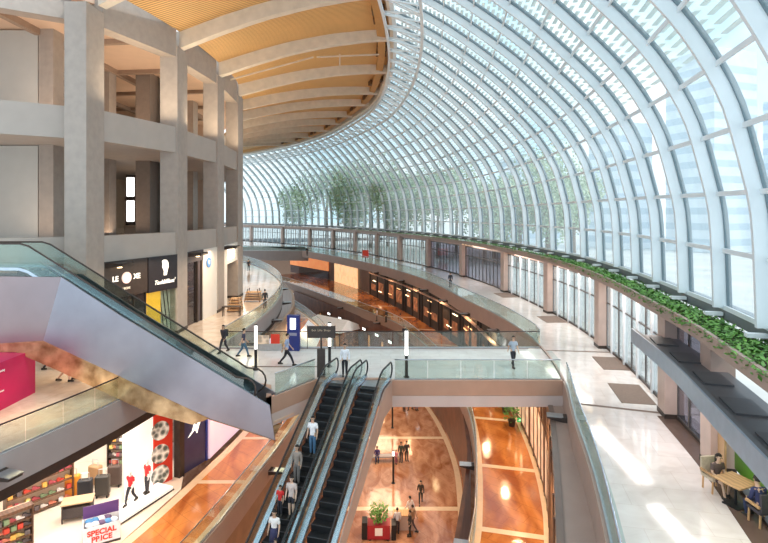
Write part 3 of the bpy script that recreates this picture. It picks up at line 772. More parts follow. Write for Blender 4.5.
# what lies behind the glazed right wall: vestibule with pale rear wall and outside pavement
struct('wall_vestibule', MB().sweep(resamp(offset(clip(RW1,2,16.5),-3.5),40), [(-.1,0),(.1,0),(.1,4.5),(-.1,4.5)]), mat('dim_shop_interior', (.3,.28,.27), .8))
struct('floor_outside', MB().slab(resamp(offset(clip(RW1,-6,170),-1.3),60), [p+Vector((260,40)) for p in resamp(clip(RW1,-6,170),60)], -.05, -.3), mat('pale_pavement', (.62,.62,.60), .8, scale=.15, var=.15))
struct('floor_end', MB().prism([(-66,175,-.05),(-30,150,-.05),(60,190,-.05),(220,420,-.05),(-300,420,-.05),(-120,180,-.05)], (0,0,-.25)), MATS['pale_pavement'])
# green graphic wall behind the cafe
o = seg_box(MB(), at_y(RW1, 9.5), at_y(RW1, 17.2), .35, 3.2, -.15, -.1).build('window_film', GREENP); tag(o, 'lime green graphic film behind the near right glazing', 'poster')
# floor mats
for x, y, s_, l_ in ((at_y(RW1,33).x-.9, 30.2, (1.9,2.6), 'taupe doormat by the third pilaster'), (at_y(RW1,25).x-1.1, 25.2, (1.5,2.8), 'taupe doormat nearer the grey canopy'), (at_y(RW1,42).x-1.0, 42.6, (1.7,2.6), 'taupe doormat between the third and fourth pilasters'), (at_y(RW1,55).x-1.0, 55, (1.6,3.0), 'small taupe doormat furthest along the right wall')):
    t = tang(RW1, y); o = MB().box((x,y,.012),(s_[0],s_[1],.02), math.atan2(t.y,t.x)-math.pi/2).build('doormat', MATB); tag(o, l_, 'doormat', 'doormats on the right walkway')
# dark floor joint
o = MB(); a = at_y(RE1, 23.8); b = at_y(RW1, 22.6); 
struct('trim_15', MB().slab([a+Vector((.3,0)), b+Vector((-.3,0))], [a+Vector((.3,.22)), b+Vector((-.3,.22))], .006, -.002), MATB)
struct('trim_16', MB().slab([at_y(RE1,33)+Vector((.1,0)), at_y(RW1,32.5)], [at_y(RE1,33.2)+Vector((.1,0)), at_y(RW1,32.7)], .006, -.002), MATB)
c = resamp(clip(RW1, 8, 22.3), 30); struct('trim_17', MB().slab(offset(c, .05), offset(c, .75), .008, -.002), mat('brown_border_stone', (.14,.09,.07), .25))
c = resamp(clip(RE1, 0, 33), 30); struct('trim_18', MB().slab(offset(c, -.05), offset(c, -.5), .006, -.002), mat('greenish_edge_stone', (.45,.5,.48), .2))
# canopy over the near right shop
can = empty('shop_canopy', (11, 16, 3.2), 0, 'slate grey flat canopy projecting over the near right shopfront', 'canopy')
c = resamp(clip(RW1, 7, 22.6), 30)
MB().sweep(c, [(0,3.1),(1.65,3.1),(1.65,3.65),(1.5,3.65),(1.5,3.42),(0,3.42)]).build('slab', mat('slate_canopy', (.12,.12,.13), .45), can)
MB().sweep(offset(c,1.66), [(0,3.08),(.06,3.08),(.06,3.68),(0,3.68)]).build('fascia', mat('blue_grey_canopy_edge', (.36,.42,.50), .35, .4), can)
for k in range(6):
    p = at_y(c, 9.5+k*2.4); MB().box((p.x-.8, p.y, 3.45),(.8,1.3,.05), -.28).build('roof_panel', mat('dark_roof_panel', (.10,.10,.11), .5), can)
# cafe table and seats by the near right wall
tx, ty = 10.55, 15.6
t_ = empty('cafe_table', (tx, ty, 0), .35, 'square light wood cafe table beside the near right shop wall', 'table')
MB().box((0,0,.74),(.85,.85,.04)).build('tabletop', WOOD, t_, local=True)
MB().cyl((0,0,.03),.04,.7,12).build('pedestal', BLACK, t_, local=True)
MB().box((0,0,.02),(.5,.5,.04)).build('base', BLACK, t_, local=True)
def chair(loc, rz, label, m_):
    o = empty('cafe_chair', loc, rz, label, 'chair', 'chairs at the cafe table')
    MB().box((0,0,.44),(.52,.5,.09)).build('seat', m_, o, local=True)
    MB().box((0,-.25,.72),(.52,.07,.5)).build('backrest', m_, o, local=True)
    for sx in (-1,1):
        MB().box((sx*.28,0,.6),(.06,.5,.06)).build('armrest', WOOD, o, local=True)
        for sy in (-1,1): MB().beam((sx*.24,sy*.2,0),(sx*.22,sy*.2,.42),.04,.04).build('leg', WOOD, o, local=True)
    return o
chair((tx-.1, ty+.85, 0), R(188), 'pale armchair at the far side of the cafe table', fabric((.55,.45,.33)))
chair((tx+.1, ty-.95, 0), R(5), 'dark armchair at the near side of the cafe table', fabric((.06,.05,.06)))
o = empty('framed_poster', (11.05, 17.0, 0), R(-112), 'framed poster board leaning behind the cafe table', 'poster')
MB().box((0,0,.95),(.95,.06,1.4)).build('frame', WOOD, o, local=True); MB().box((0,.035,.95),(.75,.02,1.2)).build('print', PRINTW, o, local=True); MB().box((0,.05,.95),(.3,.01,.6)).build('printed_figure', fabric((.3,.3,.32)), o, local=True)
MB().beam((0,0,0),(0,0,.3),.5,.3).build('stand', WOOD, o, local=True)
o = empty('low_stool', (11.2, 14.1, 0), .3, 'low wooden box stool behind the cafe table', 'stool')
MB().box((0,0,.36),(.8,.5,.08)).build('seat', WOOD, o, local=True); MB().box((0,0,.16),(.7,.42,.32)).build('body', DWOOD, o, local=True)

# ------------------------------------------------------------------ bracket lights under the fascias
def bracket(P, y, z, side, label):
    p = at_y(P, y); t = tang(P, y); nn = Vector((-t.y, t.x))*side
    o = empty('bracket_light', (p.x, p.y, z), math.atan2(nn.y, nn.x), label, 'light', 'wedge bracket lights below the walkway edges')
    MB().prism([(-.05,-.22,0),(.95,-.3,.18),(.95,-.3,.26),(-.05,-.22,.3)], (0,.52,0)).build('arm', DARK, o, local=True)
    MB().box((.5,0,.275),(.9,.55,.03)).build('cover_plate', STEEL, o, local=True)
for i, y in enumerate((25.0, 36.5, 43.5, 50.5, 58, 66, 75, 85)): bracket(RE1, y, -1.3, 1, 'wedge bracket light below the right walkway edge, %s from the camera' % ord_[i])
for i, y in enumerate((25.2, 33.2, 46, 56, 66, 76, 88)): bracket(RE2, y, -7.6, 1, 'wedge bracket light below the right lower gallery, %s from the camera' % ord_[i])
for i, y in enumerate((18.6, 39, 47, 56, 66)): bracket(LE1, y, -.75 if i == 0 else -1.2, -1, 'wedge bracket light on the left walkway edge, %s from the camera' % ord_[i])
for i, y in enumerate((32.0, 44, 55)): bracket(LE2, y, -7.3, -1, 'wedge bracket light on the left lower gallery, %s from the camera' % ord_[i])

# ------------------------------------------------------------------ lower walls and shops
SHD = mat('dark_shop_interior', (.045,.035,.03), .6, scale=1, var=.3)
struct('wall_b1_right', MB().sweep(resamp(clip(RW2,2,130),120), [(-.25,-6.5),(0,-6.5),(0,-1.2),(-.25,-1.2)]), mat('brown_stone_wall', (.20,.13,.10), .35, scale=1, var=.15))
struct('wall_b2_right', MB().sweep(resamp(offset(clip(RW3,6,108),-.1),120), [(-.25,-13),(0,-13),(0,-7.6),(-.25,-7.6)]), mat('russet_shop_wall', (.15,.06,.035), .45, scale=1, var=.3))
struct('wall_b2_left', MB().sweep(resamp(offset(clip(LE2,8,106),.9),120), [(-.25,-13),(0,-13),(0,-7.6),(-.25,-7.6)]), mat('brown_lower_wall', (.30,.17,.10), .5, scale=1, var=.2))
struct('wall_b1_left', MB().sweep(resamp(clip(LW2,43.4,103),80), [(.25,-6.5),(0,-6.5),(0,-1.2),(.25,-1.2)]), mat('bronze_stone_wall', (.30,.20,.14), .4, scale=1, var=.15))
struct('ceiling_b1_right', MB().slab(RS(RE1,3,124), RS(RW2,3,130), -1.25, -1.32), FASCR)
# B1 right: restaurants (dark glazed bays with lit interiors)
IN_W = mat('amber_lit_interior', (.55,.28,.12), .6, scale=1.2, var=.5, col2=(.9,.6,.35), emit=(1,.5,.2), estr=.22)
by = [43, 50.5, 58, 65.5, 73, 80, 88, 97]
descr = ['nearest dark restaurant bay under the right walkway', 'second dark restaurant bay with dim orange glow', 'third dark restaurant bay with hanging lights', 'fourth dark bay with dim dining tables', 'fifth dark bay further along the lower gallery', 'sixth dark bay of the lower gallery', 'farthest dark bay of the lower gallery next to plain brown wall']
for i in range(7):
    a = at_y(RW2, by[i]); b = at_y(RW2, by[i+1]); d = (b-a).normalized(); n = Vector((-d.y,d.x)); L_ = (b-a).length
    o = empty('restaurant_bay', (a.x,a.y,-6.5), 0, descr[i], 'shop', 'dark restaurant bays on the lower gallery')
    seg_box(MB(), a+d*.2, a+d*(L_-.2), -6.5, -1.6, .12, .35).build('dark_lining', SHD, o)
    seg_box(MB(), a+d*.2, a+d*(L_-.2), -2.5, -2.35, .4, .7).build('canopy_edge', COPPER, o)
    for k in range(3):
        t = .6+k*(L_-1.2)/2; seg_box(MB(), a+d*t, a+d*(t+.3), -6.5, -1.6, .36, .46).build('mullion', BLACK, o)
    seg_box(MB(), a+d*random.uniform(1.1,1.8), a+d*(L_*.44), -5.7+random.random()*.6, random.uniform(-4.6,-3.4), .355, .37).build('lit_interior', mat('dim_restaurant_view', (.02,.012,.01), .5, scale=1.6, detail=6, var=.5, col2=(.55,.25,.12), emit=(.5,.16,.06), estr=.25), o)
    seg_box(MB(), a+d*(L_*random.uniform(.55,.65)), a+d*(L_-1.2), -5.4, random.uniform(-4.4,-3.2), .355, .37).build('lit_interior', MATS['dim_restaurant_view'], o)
    m = MB()
    for k in range(2):
        t = 1.0+random.random()*(L_-3); z = -5.2+random.random()*2.2; seg_box(m, a+d*t, a+d*(t+1.6), z, z+.07, .36, .42)
    m.build('glowing_lamps', WARML if i % 2 == 0 else mat('soft_amber_lamp', (.9,.5,.2), .5, emit=(1,.55,.25), estr=2), o)
ks = empty('golden_cafe', (at_y(RW2,105).x, 105, -6.5), 0, 'bright golden lit cafe front at the far end of the lower gallery', 'shop')
a = at_y(RW2, 104); b = at_y(RW2, 115); seg_box(MB(), a, b, -6.5, -1.7, .1, .3).build('lit_front', mat('golden_front', (.8,.5,.25), .5, scale=.7, var=.5, col2=(.95,.75,.5), emit=(1,.6,.3), estr=.8), ks)
o = empty('distant_shop', (at_y(RW2,121).x, 121, -6.5), 0, 'distant orange glowing shopfront under the far footbridge', 'shop')
a = at_y(RW2, 118); b = at_y(RW2, 133); seg_box(MB(), a, b, -4.6, -1.9, .1, .3).build('glowing_header', mat('orange_header', (.7,.22,.08), .5, scale=.8, var=.4, emit=(1,.35,.12), estr=.5), o); seg_box(MB(), a, b, -6.5, -4.6, .1, .2).build('glass_front', GDK, o)
for i, y in enumerate((64, 68, 74, 78, 84, 90, 95)):
    p = at_y(RW3, y); t = tang(RW3, y); o = empty('lit_doorway', (p.x-.2, p.y, -13), math.atan2(t.y,t.x), 'tall narrow amber doorway on the lowest level, %s along the curved wall' % ord_[i], 'door', 'amber doorways on the lowest level')
    MB().box((0,.1,1.7),(.7,.08,3.2)).build('lit_panel', IN_W, o, local=True); MB().box((-.45,.1,1.8),(.12,.2,3.6)).build('jamb', DWOOD, o, local=True); MB().box((.45,.1,1.8),(.12,.2,3.6)).build('jamb', DWOOD, o, local=True)
# wall sconces near the bridge
for i, y in enumerate((36.5, 38.5, 40.5)):
    p = at_y(RW2, y)+Vector((-.12,0)); o = empty('wall_sconce', (p.x,p.y,-4.6), 0, 'slim warm wall sconce under the right walkway, %s from the bridge' % ord_[i], 'light', 'slim warm wall sconces')
    MB().box((-.05,0,.5),(.12,.22,1.3)).build('glowing_strip', WARML, o, local=True); MB().box((-.0,0,.5),(.06,.32,1.5)).build('backplate', BLACK, o, local=True)
def leafy(name, loc, label, r=.5, h=1.1, n=160, pot=.35):
    o = empty(name, loc, 0, label, 'plant'); x, y, z = loc
    MB().lathe((0,0,0), [(pot*.6,0),(pot*.75,pot*1.1),(pot*.85,pot*1.1),(pot*.85,pot*1.25),(pot*.6,pot*1.25)], 14).build('pot', DARK, o, local=True)
    m = MB(); 
    for k in range(n):
        a = random.random()*6.28; rr = r*random.random()**.5; zz = pot*1.2+random.random()*h; s_ = .12
        a1 = random.random()*6.28; d1 = Vector((math.cos(a1),math.sin(a1),random.uniform(-.8,.8)))*s_; d2 = Vector((-math.sin(a1),math.cos(a1),random.uniform(-.5,.5)))*s_*.5; c_ = Vector((rr*math.cos(a),rr*math.sin(a),zz))
        m.add([c_-d1,c_+d2,c_+d1,c_-d2],[(0,1,2,3)])
    m.build('foliage', PLANT, o, local=True); m = MB()
    for k in range(5): a = k*1.26; m.tube([(0,0,pot),(r*.5*math.cos(a),r*.5*math.sin(a),pot+h*.8)], .012, 5)
    m.build('stems', BARK, o, local=True); return o
for i, y in enumerate((41.8, 39.6, 37.2)):
    p = at_y(RW2, y); leafy('potted_plant', (p.x-.75, y, -6.5), 'leafy potted plant below the right walkway, %s from the bridge' % ['third','second','first'][i], .6, 1.6, 220)
# B2 shopfronts right and left: lit signs
for i, y in enumerate((62, 66, 72, 76, 80, 88, 92)):
    p = at_y(RW3, y); t = tang(RW3, y); o = empty('shop_sign', (p.x-.15, p.y, -9.2), math.atan2(t.y,t.x), 'small white lit shop sign on the lowest level, %s along the curved wall' % ord_[i], 'sign', 'white lit signs on the lowest level')
    MB().box((0,0,0),(1.0,.16,.3)).build('lit_face', WLIGHT, o, local=True); MB().box((0,-.05,0),(1.1,.14,.4)).build('frame', DARK, o, local=True)
# tent-roofed kiosk on B2 beyond the bridge
kx, ky = -8.3, 84.0
kk = empty('market_kiosk', (kx, ky, -13), R(-42), 'wooden market kiosk with white pitched canopy on the lowest level beyond the bridge', 'kiosk')
MB().box((0,0,1.7),(8.4,4.6,3.4)).build('timber_wall', mat('kiosk_timber', (.42,.18,.08), .6, scale=2, tex='wave', var=.35), kk, local=True)
MB().add([(-4.8,-3,3.4),(4.8,-3,3.4),(4.8,3,3.4),(-4.8,3,3.4),(-3.6,0,4.8),(3.6,0,4.8)], [(0,1,5,4),(2,3,4,5),(1,2,5),(3,0,4),(3,2,1,0)]).build('canopy_roof', mat('white_canvas', (.9,.89,.9), .7), kk, local=True)
m = MB()
for k in range(7): m.beam((-4.2+k*1.4,-2.4,0),(-4.2+k*1.4,-2.4,3.4),.14,.14)
m.build('front_posts', DWOOD, kk, local=True)
m = MB(); [m.box((-3.5+k*1.4,-2.34,1.7),(.9,.06,2.0)) for k in range(6)]; m.build('lit_display', IN_W, kk, local=True)
# pale ramp roof on B1 left beyond the bridge
o = empty('white_marquee', (-9.2, 50.5, -6.5), 0, 'white pitched marquee roof below the left walkway behind the bridge', 'marquee')
MB().add([(-9.2,42,-4.2),(-6.4,42,-4.2),(-6.6,56,-4.2),(-9.0,56,-4.2),(-7.9,43,-2.6),(-8.0,55,-2.6)], [(0,1,4),(1,2,5,4),(2,3,5),(3,0,4,5),(3,2,1,0)]).build('canvas_roof', MATS['white_canvas'], o)
m = MB()
for x, y in ((-9.1,42.3),(-6.7,42.3),(-6.7,55.7),(-8.8,55.7),(-6.6,49),): m.beam((x,y,-6.5),(x,y,-4.2),.09,.09)
m.build('poles', STEEL, o)

# ------------------------------------------------------------------ B1 left: sports shop
struct('floor_shop', MB().prism([(-28,12,-6.49),(-15.2,14.5,-6.49),(-13.2,21,-6.49),(-12.2,24,-6.49),(-11.2,28.7,-6.49),(-13,34.5,-6.49),(-28,34.5,-6.49)], (0,0,-.2)), mat('bright_shop_floor', (.82,.72,.62), .25, scale=1, var=.03))
struct('wall_shop_back', MB().box((-17.6, 31.9, -4.2), (9, .25, 5.2)), SHOPW)
struct('wall_shop_side', MB().box((-24, 27, -4.2), (.25, 16, 5.2)), SHOPW)
cc = resamp(offset(clip(LE1, 13, 31), .7), 20); struct('ceiling_shop', MB().slab([Vector((-25, p.y)) for p in cc], cc, -1.7, -1.8), SHOPW)
wa, wb = Vector((-13.75, 27.6)), Vector((-12.1, 29.75)); struct('wall_shop_pier', seg_box(MB(), wa, wb, -6.5, -1.7, .06, .3), SHOPW)
# slatwall / shelving units with shoes
goods_cols = [(.7,.08,.05),(.85,.45,.1),(.9,.85,.8),(.15,.12,.12),(.75,.6,.2),(.5,.1,.12),(.85,.3,.2),(.25,.35,.2)]
shoe_me = {}
def shoe_proto(c, i):
    m = MB(); m.prism([(-.16,0,.0),(.16,0,.0),(.17,0,.05),(.05,0,.09),(-.04,0,.17),(-.15,0,.17),(-.17,0,.08)], (0,.1,0))
    return m
def shelf_unit(loc, rz, w, h, rows, label, group, items=True, per=10, m_=DARK, glabel='assorted small boxed goods'):
    o = empty('shelving_unit', loc, rz, label, 'shelf')
    MB().box((0,.2,h/2),(w,.05,h)).build('back_panel', mat('shelf_back', (.72,.55,.42), .6), o, local=True)
    for sx in (-1,1): MB().box((sx*w/2,0,h/2),(.05,.45,h)).build('side_panel', m_, o, local=True)
    zs = [.12+k*(h-.3)/rows for k in range(rows)]
    for z in zs: MB().box((0,0,z),(w-.06,.42,.04)).build('shelf_board', m_, o, local=True)
    MB().box((0,0,h-.08),(w,.45,.14)).build('header', m_, o, local=True)
    M_ = wm(o)
    if items:
        for z in zs:
            for k in range(per):
                x = -w/2+.18+(w-.36)*k/(per-1); p = M_ @ Vector((x, -.05, z+.021)); c = random.choice(goods_cols)
                key = (c, random.randint(0,1))
                if key not in shoe_me:
                    if key[1] == 0: q = shoe_proto(c, 0)
                    else: q = MB().box((0,0,.1),(.2,.2,.2))
                    shoe_me[key] = q.build('shoe' if key[1] == 0 else 'goods_box', fabric(c), None, local=True); it = shoe_me[key]
                else:
                    it = shoe_me[key].copy(); COL.objects.link(it)
                it.location = p; it.rotation_euler = (0,0,rz+random.uniform(-.2,.2))
                tag(it, ('small coloured sports shoe displayed on the ' if key[1] == 0 else 'small coloured box displayed on the ')+glabel, 'shoe' if key[1] == 0 else 'box', ('shoes on the ' if key[1] == 0 else 'boxes on the ')+glabel)
    return o
shelf_unit((-15.4, 31.4, -6.49), 0, 2.4, 3.0, 6, 'tall shelf wall of red and orange goods at the back of the sports shop', '', True, 11, glabel='back shelf wall of the sports shop')
shelf_unit((-17.6, 26.6, -6.49), R(52), 3.0, 2.4, 4, 'low brown shelf rack with pale goods inside the sports shop', '', True, 8, DWOOD, 'low middle shelf rack of the shop')
shelf_unit((-16.6, 22.6, -6.49), R(50), 2.2, 2.2, 5, 'crowded shelf rack at the lower left corner of the shop', '', True, 8, DWOOD, 'crowded shelf rack in the lower left corner')
# display wall with red band and round posters at the shop end
dw = empty('display_wall', (-11.7, 29.0, -6.5), 0, 'red end wall of the sports shop with three round pictures', 'display')
def pane_at(cx, cy, w, d_, z0, z1, rz): return MB().box((cx, cy, (z0+z1)/2), (w, d_, z1-z0), rz)
dd_ = (wb-wa).normalized(); Lw = (wb-wa).length
seg_box(MB(), wa+dd_*(Lw-1.15), wb, -6.49, -1.7, 0, .06).build('red_panel', REDP, dw)
seg_box(MB(), wa, wa+dd_*(Lw-1.16), -6.49, -1.7, 0, .06).build('white_panel', mat('white_panel_added_glow', (.92,.9,.88), .5, emit=(1,.95,.9), estr=.35), dw)  # emission stands for light falling on this wall, the panel is no lamp
for k, z in enumerate((-3.45,-4.75,-5.92)):
    M_ = face_M(((wb-dd_*.75).x, (wb-dd_*.75).y, z), dd_); M_.translation -= (M_.to_3x3() @ Vector((0,0,0)))
    MB().tube([M_ @ Vector((0,0,0)), M_ @ Vector((0,0,.06))], .52, 24).build('round_picture', mat('marbled_print', (.25,.3,.27), .5, scale=3, tex='voronoi', var=.6, col2=(.95,.95,.9)), dw)
pl = empty('display_plinth', (-12.9, 28.6, -6.49), 0, 'low white plinth with mannequins at the front of the sports shop', 'plinth')
MB().box((-12.75, 27.2, -6.37),(1.1,3.4,.22), R(-22)).build('body', mat('white_panel_added_glow',(.9,.9,.9)), pl)
MB().box((-12.75, 27.2, -6.45),(1.2,3.5,.06), R(-22)).build('base', DARK, pl)
# dark pier and navy sign
o = MB().box((-11.85, 30.1, -4.1),(.4,.4,4.9), R(-20)).build('shop_pier', DARK); tag(o, 'dark brown pier between the red end wall and the navy sign panel', 'pillar')
ns = empty('sign_panel', (-11.1, 33.6, -6.5), 0, 'tall navy sign panel with a white slanted mark beside the brown pier', 'sign')
a = Vector((-11.62, 30.3)); b = Vector((-10.95, 31.9)); seg_box(MB(), a, b, -6.45, -1.7, .0, .3).build('panel', NAVY, ns)
d = (b-a).normalized(); M_ = face_M((a.lerp(b,.5).x+.03, a.lerp(b,.5).y, -4.1), d)
mk = [(-.9,-.35),(-.45,-.1),(-.2,.35),(.0,.1),(.5,.45),(.9,.6),(.35,.1),(.1,-.35),(-.1,-.05)]
MB().prism([M_ @ Vector((x,y*1.1,0)) for x,y in [(q*.7,w*.9) for q,w in mk]], M_.to_3x3() @ Vector((0,0,.04))).build('white_mark', SIGNW, ns)
seg_box(MB(), b, b+d*.15, -6.45, -1.7, -.05, .35).build('edge_strip', mat('blue_edge', (.02,.04,.3), .3), ns)
lw = empty('lilac_hoarding', (-10.2, 38, -6.5), 0, 'pale lilac lit hoarding wall past the navy sign panel', 'wall panel')
seg_box(MB(), Vector((-10.8,32.2)), Vector((-9.2,43)), -6.48, -1.6, .0, .15).build('panel', LILAC, lw)
# suitcases, bins
def suitcase(loc, rz, c, label):
    o = empty('suitcase', loc, rz, label, 'suitcase', 'suitcases in the sports shop')
    m = MB().box((0,0,.50),(.55,.3,.8)); q = m.build('shell', mat('shell_%d' % int(c[0]*99), c, .35, var=.05), o, local=True)
    bv = q.modifiers.new('bevel','BEVEL'); bv.width = .06; bv.segments = 3
    for sx in (-1,1):
        for sy in (-1,1): MB().cyl((sx*.2,sy*.1,0),.035,.1,10).build('wheel', BLACK, o, local=True)
    MB().tube([(-.14,0,.88),(-.14,0,1.15),(.14,0,1.15),(.14,0,.88)], .014, 6).build('handle', STEEL, o, local=True); o.scale = (1.3,)*3
    return o
suitcase((-16.7, 27.9, -6.49), R(20), (.85,.30,.02), 'orange hard-shell suitcase in the sports shop')
suitcase((-17.3, 28.2, -6.49), R(20), (.35,.30,.10), 'olive suitcase beside the orange one')
suitcase((-15.8, 27.5, -6.49), R(15), (.03,.03,.035), 'black suitcase right of the orange one')
suitcase((-15.1, 27.9, -6.49), R(10), (.05,.045,.04), 'black suitcase nearest the mannequins')
suitcase((-16.1, 29.0, -6.49), R(-15), (.45,.28,.15), 'tan suitcase behind the black ones')
suitcase((-15.0, 29.0, -6.49), R(5), (.10,.07,.06), 'dark brown suitcase at the back of the group')
bn = empty('bargain_bin', (-13.2, 24.3, -6.49), R(30), 'white bargain bin with red lettering full of clothes at the shop front', 'bin')
m = MB(); 
for c_, d_ in (((0,-.45,.5),(1.5,.04,.8)),((0,.45,.5),(1.5,.04,.8)),((-.75,0,.5),(.04,.9,.8)),((.75,0,.5),(.04,.9,.8)),((0,0,.14),(1.5,.9,.06))): m.box(c_, d_)
m.build('bin_walls', mat('bin_print', (.80,.80,.84), .5, scale=4, var=.1), bn, local=True)
MB().box((0,0,.05),(1.56,.96,.1)).build('base', DARK, bn, local=True)
text('SPECIAL', .33, REDP, bn, wm(bn) @ face_M((0,-.475,.62), (1,0)), bold=.012); text('PRICE', .33, REDP, bn, wm(bn) @ face_M((0,-.475,.32), (1,0)), bold=.012)
MB().box((0,.47,1.15),(1.5,.04,.6)).build('rear_sign', mat('purple_sign', (.12,.05,.2), .5), bn, local=True)
for i in range(9):
    c = random.choice([(.1,.3,.6),(.7,.2,.45),(.85,.85,.9),(.15,.1,.2),(.6,.7,.85)])
    x = -.5+(i%5)*.25; y = -.2+(i//5)*.36
    m = MB(); m.lathe((0,0,0),[(.13,0),(.17,.06),(.12,.13),(.03,.16)],9)
    q = m.build('folded_garment', fabric(c), None, True, local=True); q.location = wm(bn) @ Vector((x,y,.84)); q.scale = (1.2,.9,1)
    tag(q, 'rumpled folded garment heaped in the white bargain bin', 'clothing', 'garments in the bargain bin')
cart = empty('merchandise_table', (-15.3, 26.0, -6.49), R(20), 'display table with tan top between the suitcases and the bin', 'table')
MB().box((0,0,.9),(1.4,.8,.06)).build('tabletop', mat('tan_top', (.6,.42,.25), .5), cart, local=True)
for sx in (-1,1):
    for sy in (-1,1): MB().box((sx*.62,sy*.34,.44),(.06,.06,.88)).build('leg', DARK, cart, local=True)
MB().box((0,0,.45),(1.3,.7,.5)).build('drape', fabric((.06,.05,.05)), cart, local=True)
# hoarding on the left walkway
mg = empty('hoarding', (-17, 22.4, 0), 0, 'magenta hoarding box with small white lettering at the far left', 'hoarding')
MB().box((-19.1, 23.2, 1.06),(4.2, 4.3, 2.12)).build('panel', MAG, mg)
text('new opening', .15, PRINTW, mg, face_M((-16.98, 22.9, 1.75), (0,1)), 'lettering'); text('coming soon', .13, PRINTW, mg, face_M((-16.98, 22.9, .85), (0,1)), 'lettering')

# ------------------------------------------------------------------ escalators
def arcpts(c, r, a0, a1, n=6): return [(c[0]+r*math.cos(R(a0+(a1-a0)*k/n)), c[1]+r*math.sin(R(a0+(a1-a0)*k/n))) for k in range(n+1)]
def escalator(name, top, direc, rise, label, group=None, width=1.0, clad=SILVER, top_run=1.5, bot_run=1.3, railm=BLACK, steps=True, cladding=True, people=None, deckm=DECK, belowc=1.3, lift=0.0):
    """top: point (x,y,z) of the upper comb; direc: horizontal unit vector pointing DOWN the run"""
    top = Vector(top); d = Vector((direc[0], direc[1], 0)).normalized(); s = Vector((-d.y, d.x, 0)); sl = math.tan(R(30)); run = rise/sl
    o = empty(name, (top.x, top.y, top.z-rise), 0, label, 'escalator', group)
    def W3(u, v, w): return top + d*u + s*v + Vector((0,0,w))
    gl = [(-top_run,0),(0,0)] ; line = lambda off: [(-top_run,off),(-.1,off),(.35,off-.12),(run-.35,-rise+off+.28),(run+.1,-rise+off),(run+bot_run,-rise+off)]
    for v in (-width/2-.2, width/2+.2):
        hl = [(-top_run-.02,.18)] + arcpts((-top_run+.0,.54+lift/2),.4+lift/2,250,110,6) + line(.95+lift)[1:-1] + arcpts((run+bot_run,-rise+.54+lift/2),.4+lift/2,70,-70,6)
        pts3 = [W3(u, v, w) for u, w in hl]
        MB().tube(pts3, .045, 8).build('handrail', railm, o, True)
        lo = line(.12); up_ = line(.9+lift); g = MB(); sg = Vector((s.x,s.y,0))*.008
        for k in range(len(lo)-1):
            q = [W3(lo[k][0],v,lo[k][1]), W3(lo[k+1][0],v,lo[k+1][1]), W3(up_[k+1][0],v,up_[k+1][1]), W3(up_[k][0],v,up_[k][1])]
            g.prism([p-sg for p in q], sg*2)
        g.build('glass_panel', GB, o)
        m = MB(); sgn = 1 if v > 0 else -1
        for k in range(len(lo)-1):
            for wv, ho in ((.17, .06),):
                A_ = W3(lo[k][0], v+sgn*-.02, lo[k][1]-.02); B_ = W3(lo[k+1][0], v+sgn*-.02, lo[k+1][1]-.02); m.beam(A_, B_, .2, .13)
        m.build('deck_skirt', deckm, o)
    if cladding:
        for v in (-width/2-.34, width/2+.34):
            pl_ = [(-top_run,.05),(0,.05),(.35,-.08),(run-.35,-rise+.2),(run+bot_run,-rise+.05),(run+bot_run,-rise-.2),(run-.2,-rise-.25),(.1,-belowc),(-top_run,-belowc)]
            MB().prism([W3(u, v-.02, w) for u, w in pl_], s*.04).build('side_cladding', clad, o)
    if steps:
        n = int(run/.4); sp = None
        for k in range(-1, n+1):
            w = -max(0, min(rise, (k+.5)*.4*sl)); m = MB(); u0 = k*.4
            w0 = 0
            A_ = W3(u0+.2, 0, w-.12); M_ = Matrix.Rotation(math.atan2(d.y,d.x),4,'Z')
            m.box(A_, (.41, width+.04, .24), M=M_)
            st = m.build('step', mat('black_step', (.018,.018,.02), .45, .3, var=.2), o)
            e = MB(); e.box(W3(u0+.395, 0, w-.005), (.03, width, .02), M=M_); e.build('step_edge', mat('step_nosing', (.10,.10,.11), .4, .5), st)
    M_ = Matrix.Rotation(math.atan2(d.y,d.x),4,'Z')
    MB().box(W3(-top_run/2-.25,0,.0),(top_run-.2,width+.1,.03),M=M_).build('landing_plate', STEEL, o)
    MB().box(W3(run+bot_run/2+.3,0,-rise+.015),(bot_run-.2,width+.1,.03),M=M_).build('landing_plate', STEEL, o)
    return o, W3
ed = Vector((-.27,-.963)).normalized(); es = Vector((-ed.y, ed.x))
c1 = Vector((-1.55, 26.1))
e1, W1 = escalator('escalator', (c1.x-.84*.963, c1.y+.84*.27, 0), ed, 6.5, 'left one of the twin escalators going down, carrying people', 'twin escalators down from the bridge', .95, FASCR)
e2, W2 = escalator('escalator', (c1.x+.84*.963, c1.y-.84*.27, 0), ed, 6.5, 'right one of the twin escalators going down, empty black steps', 'twin escalators down from the bridge', .95, FASCR)
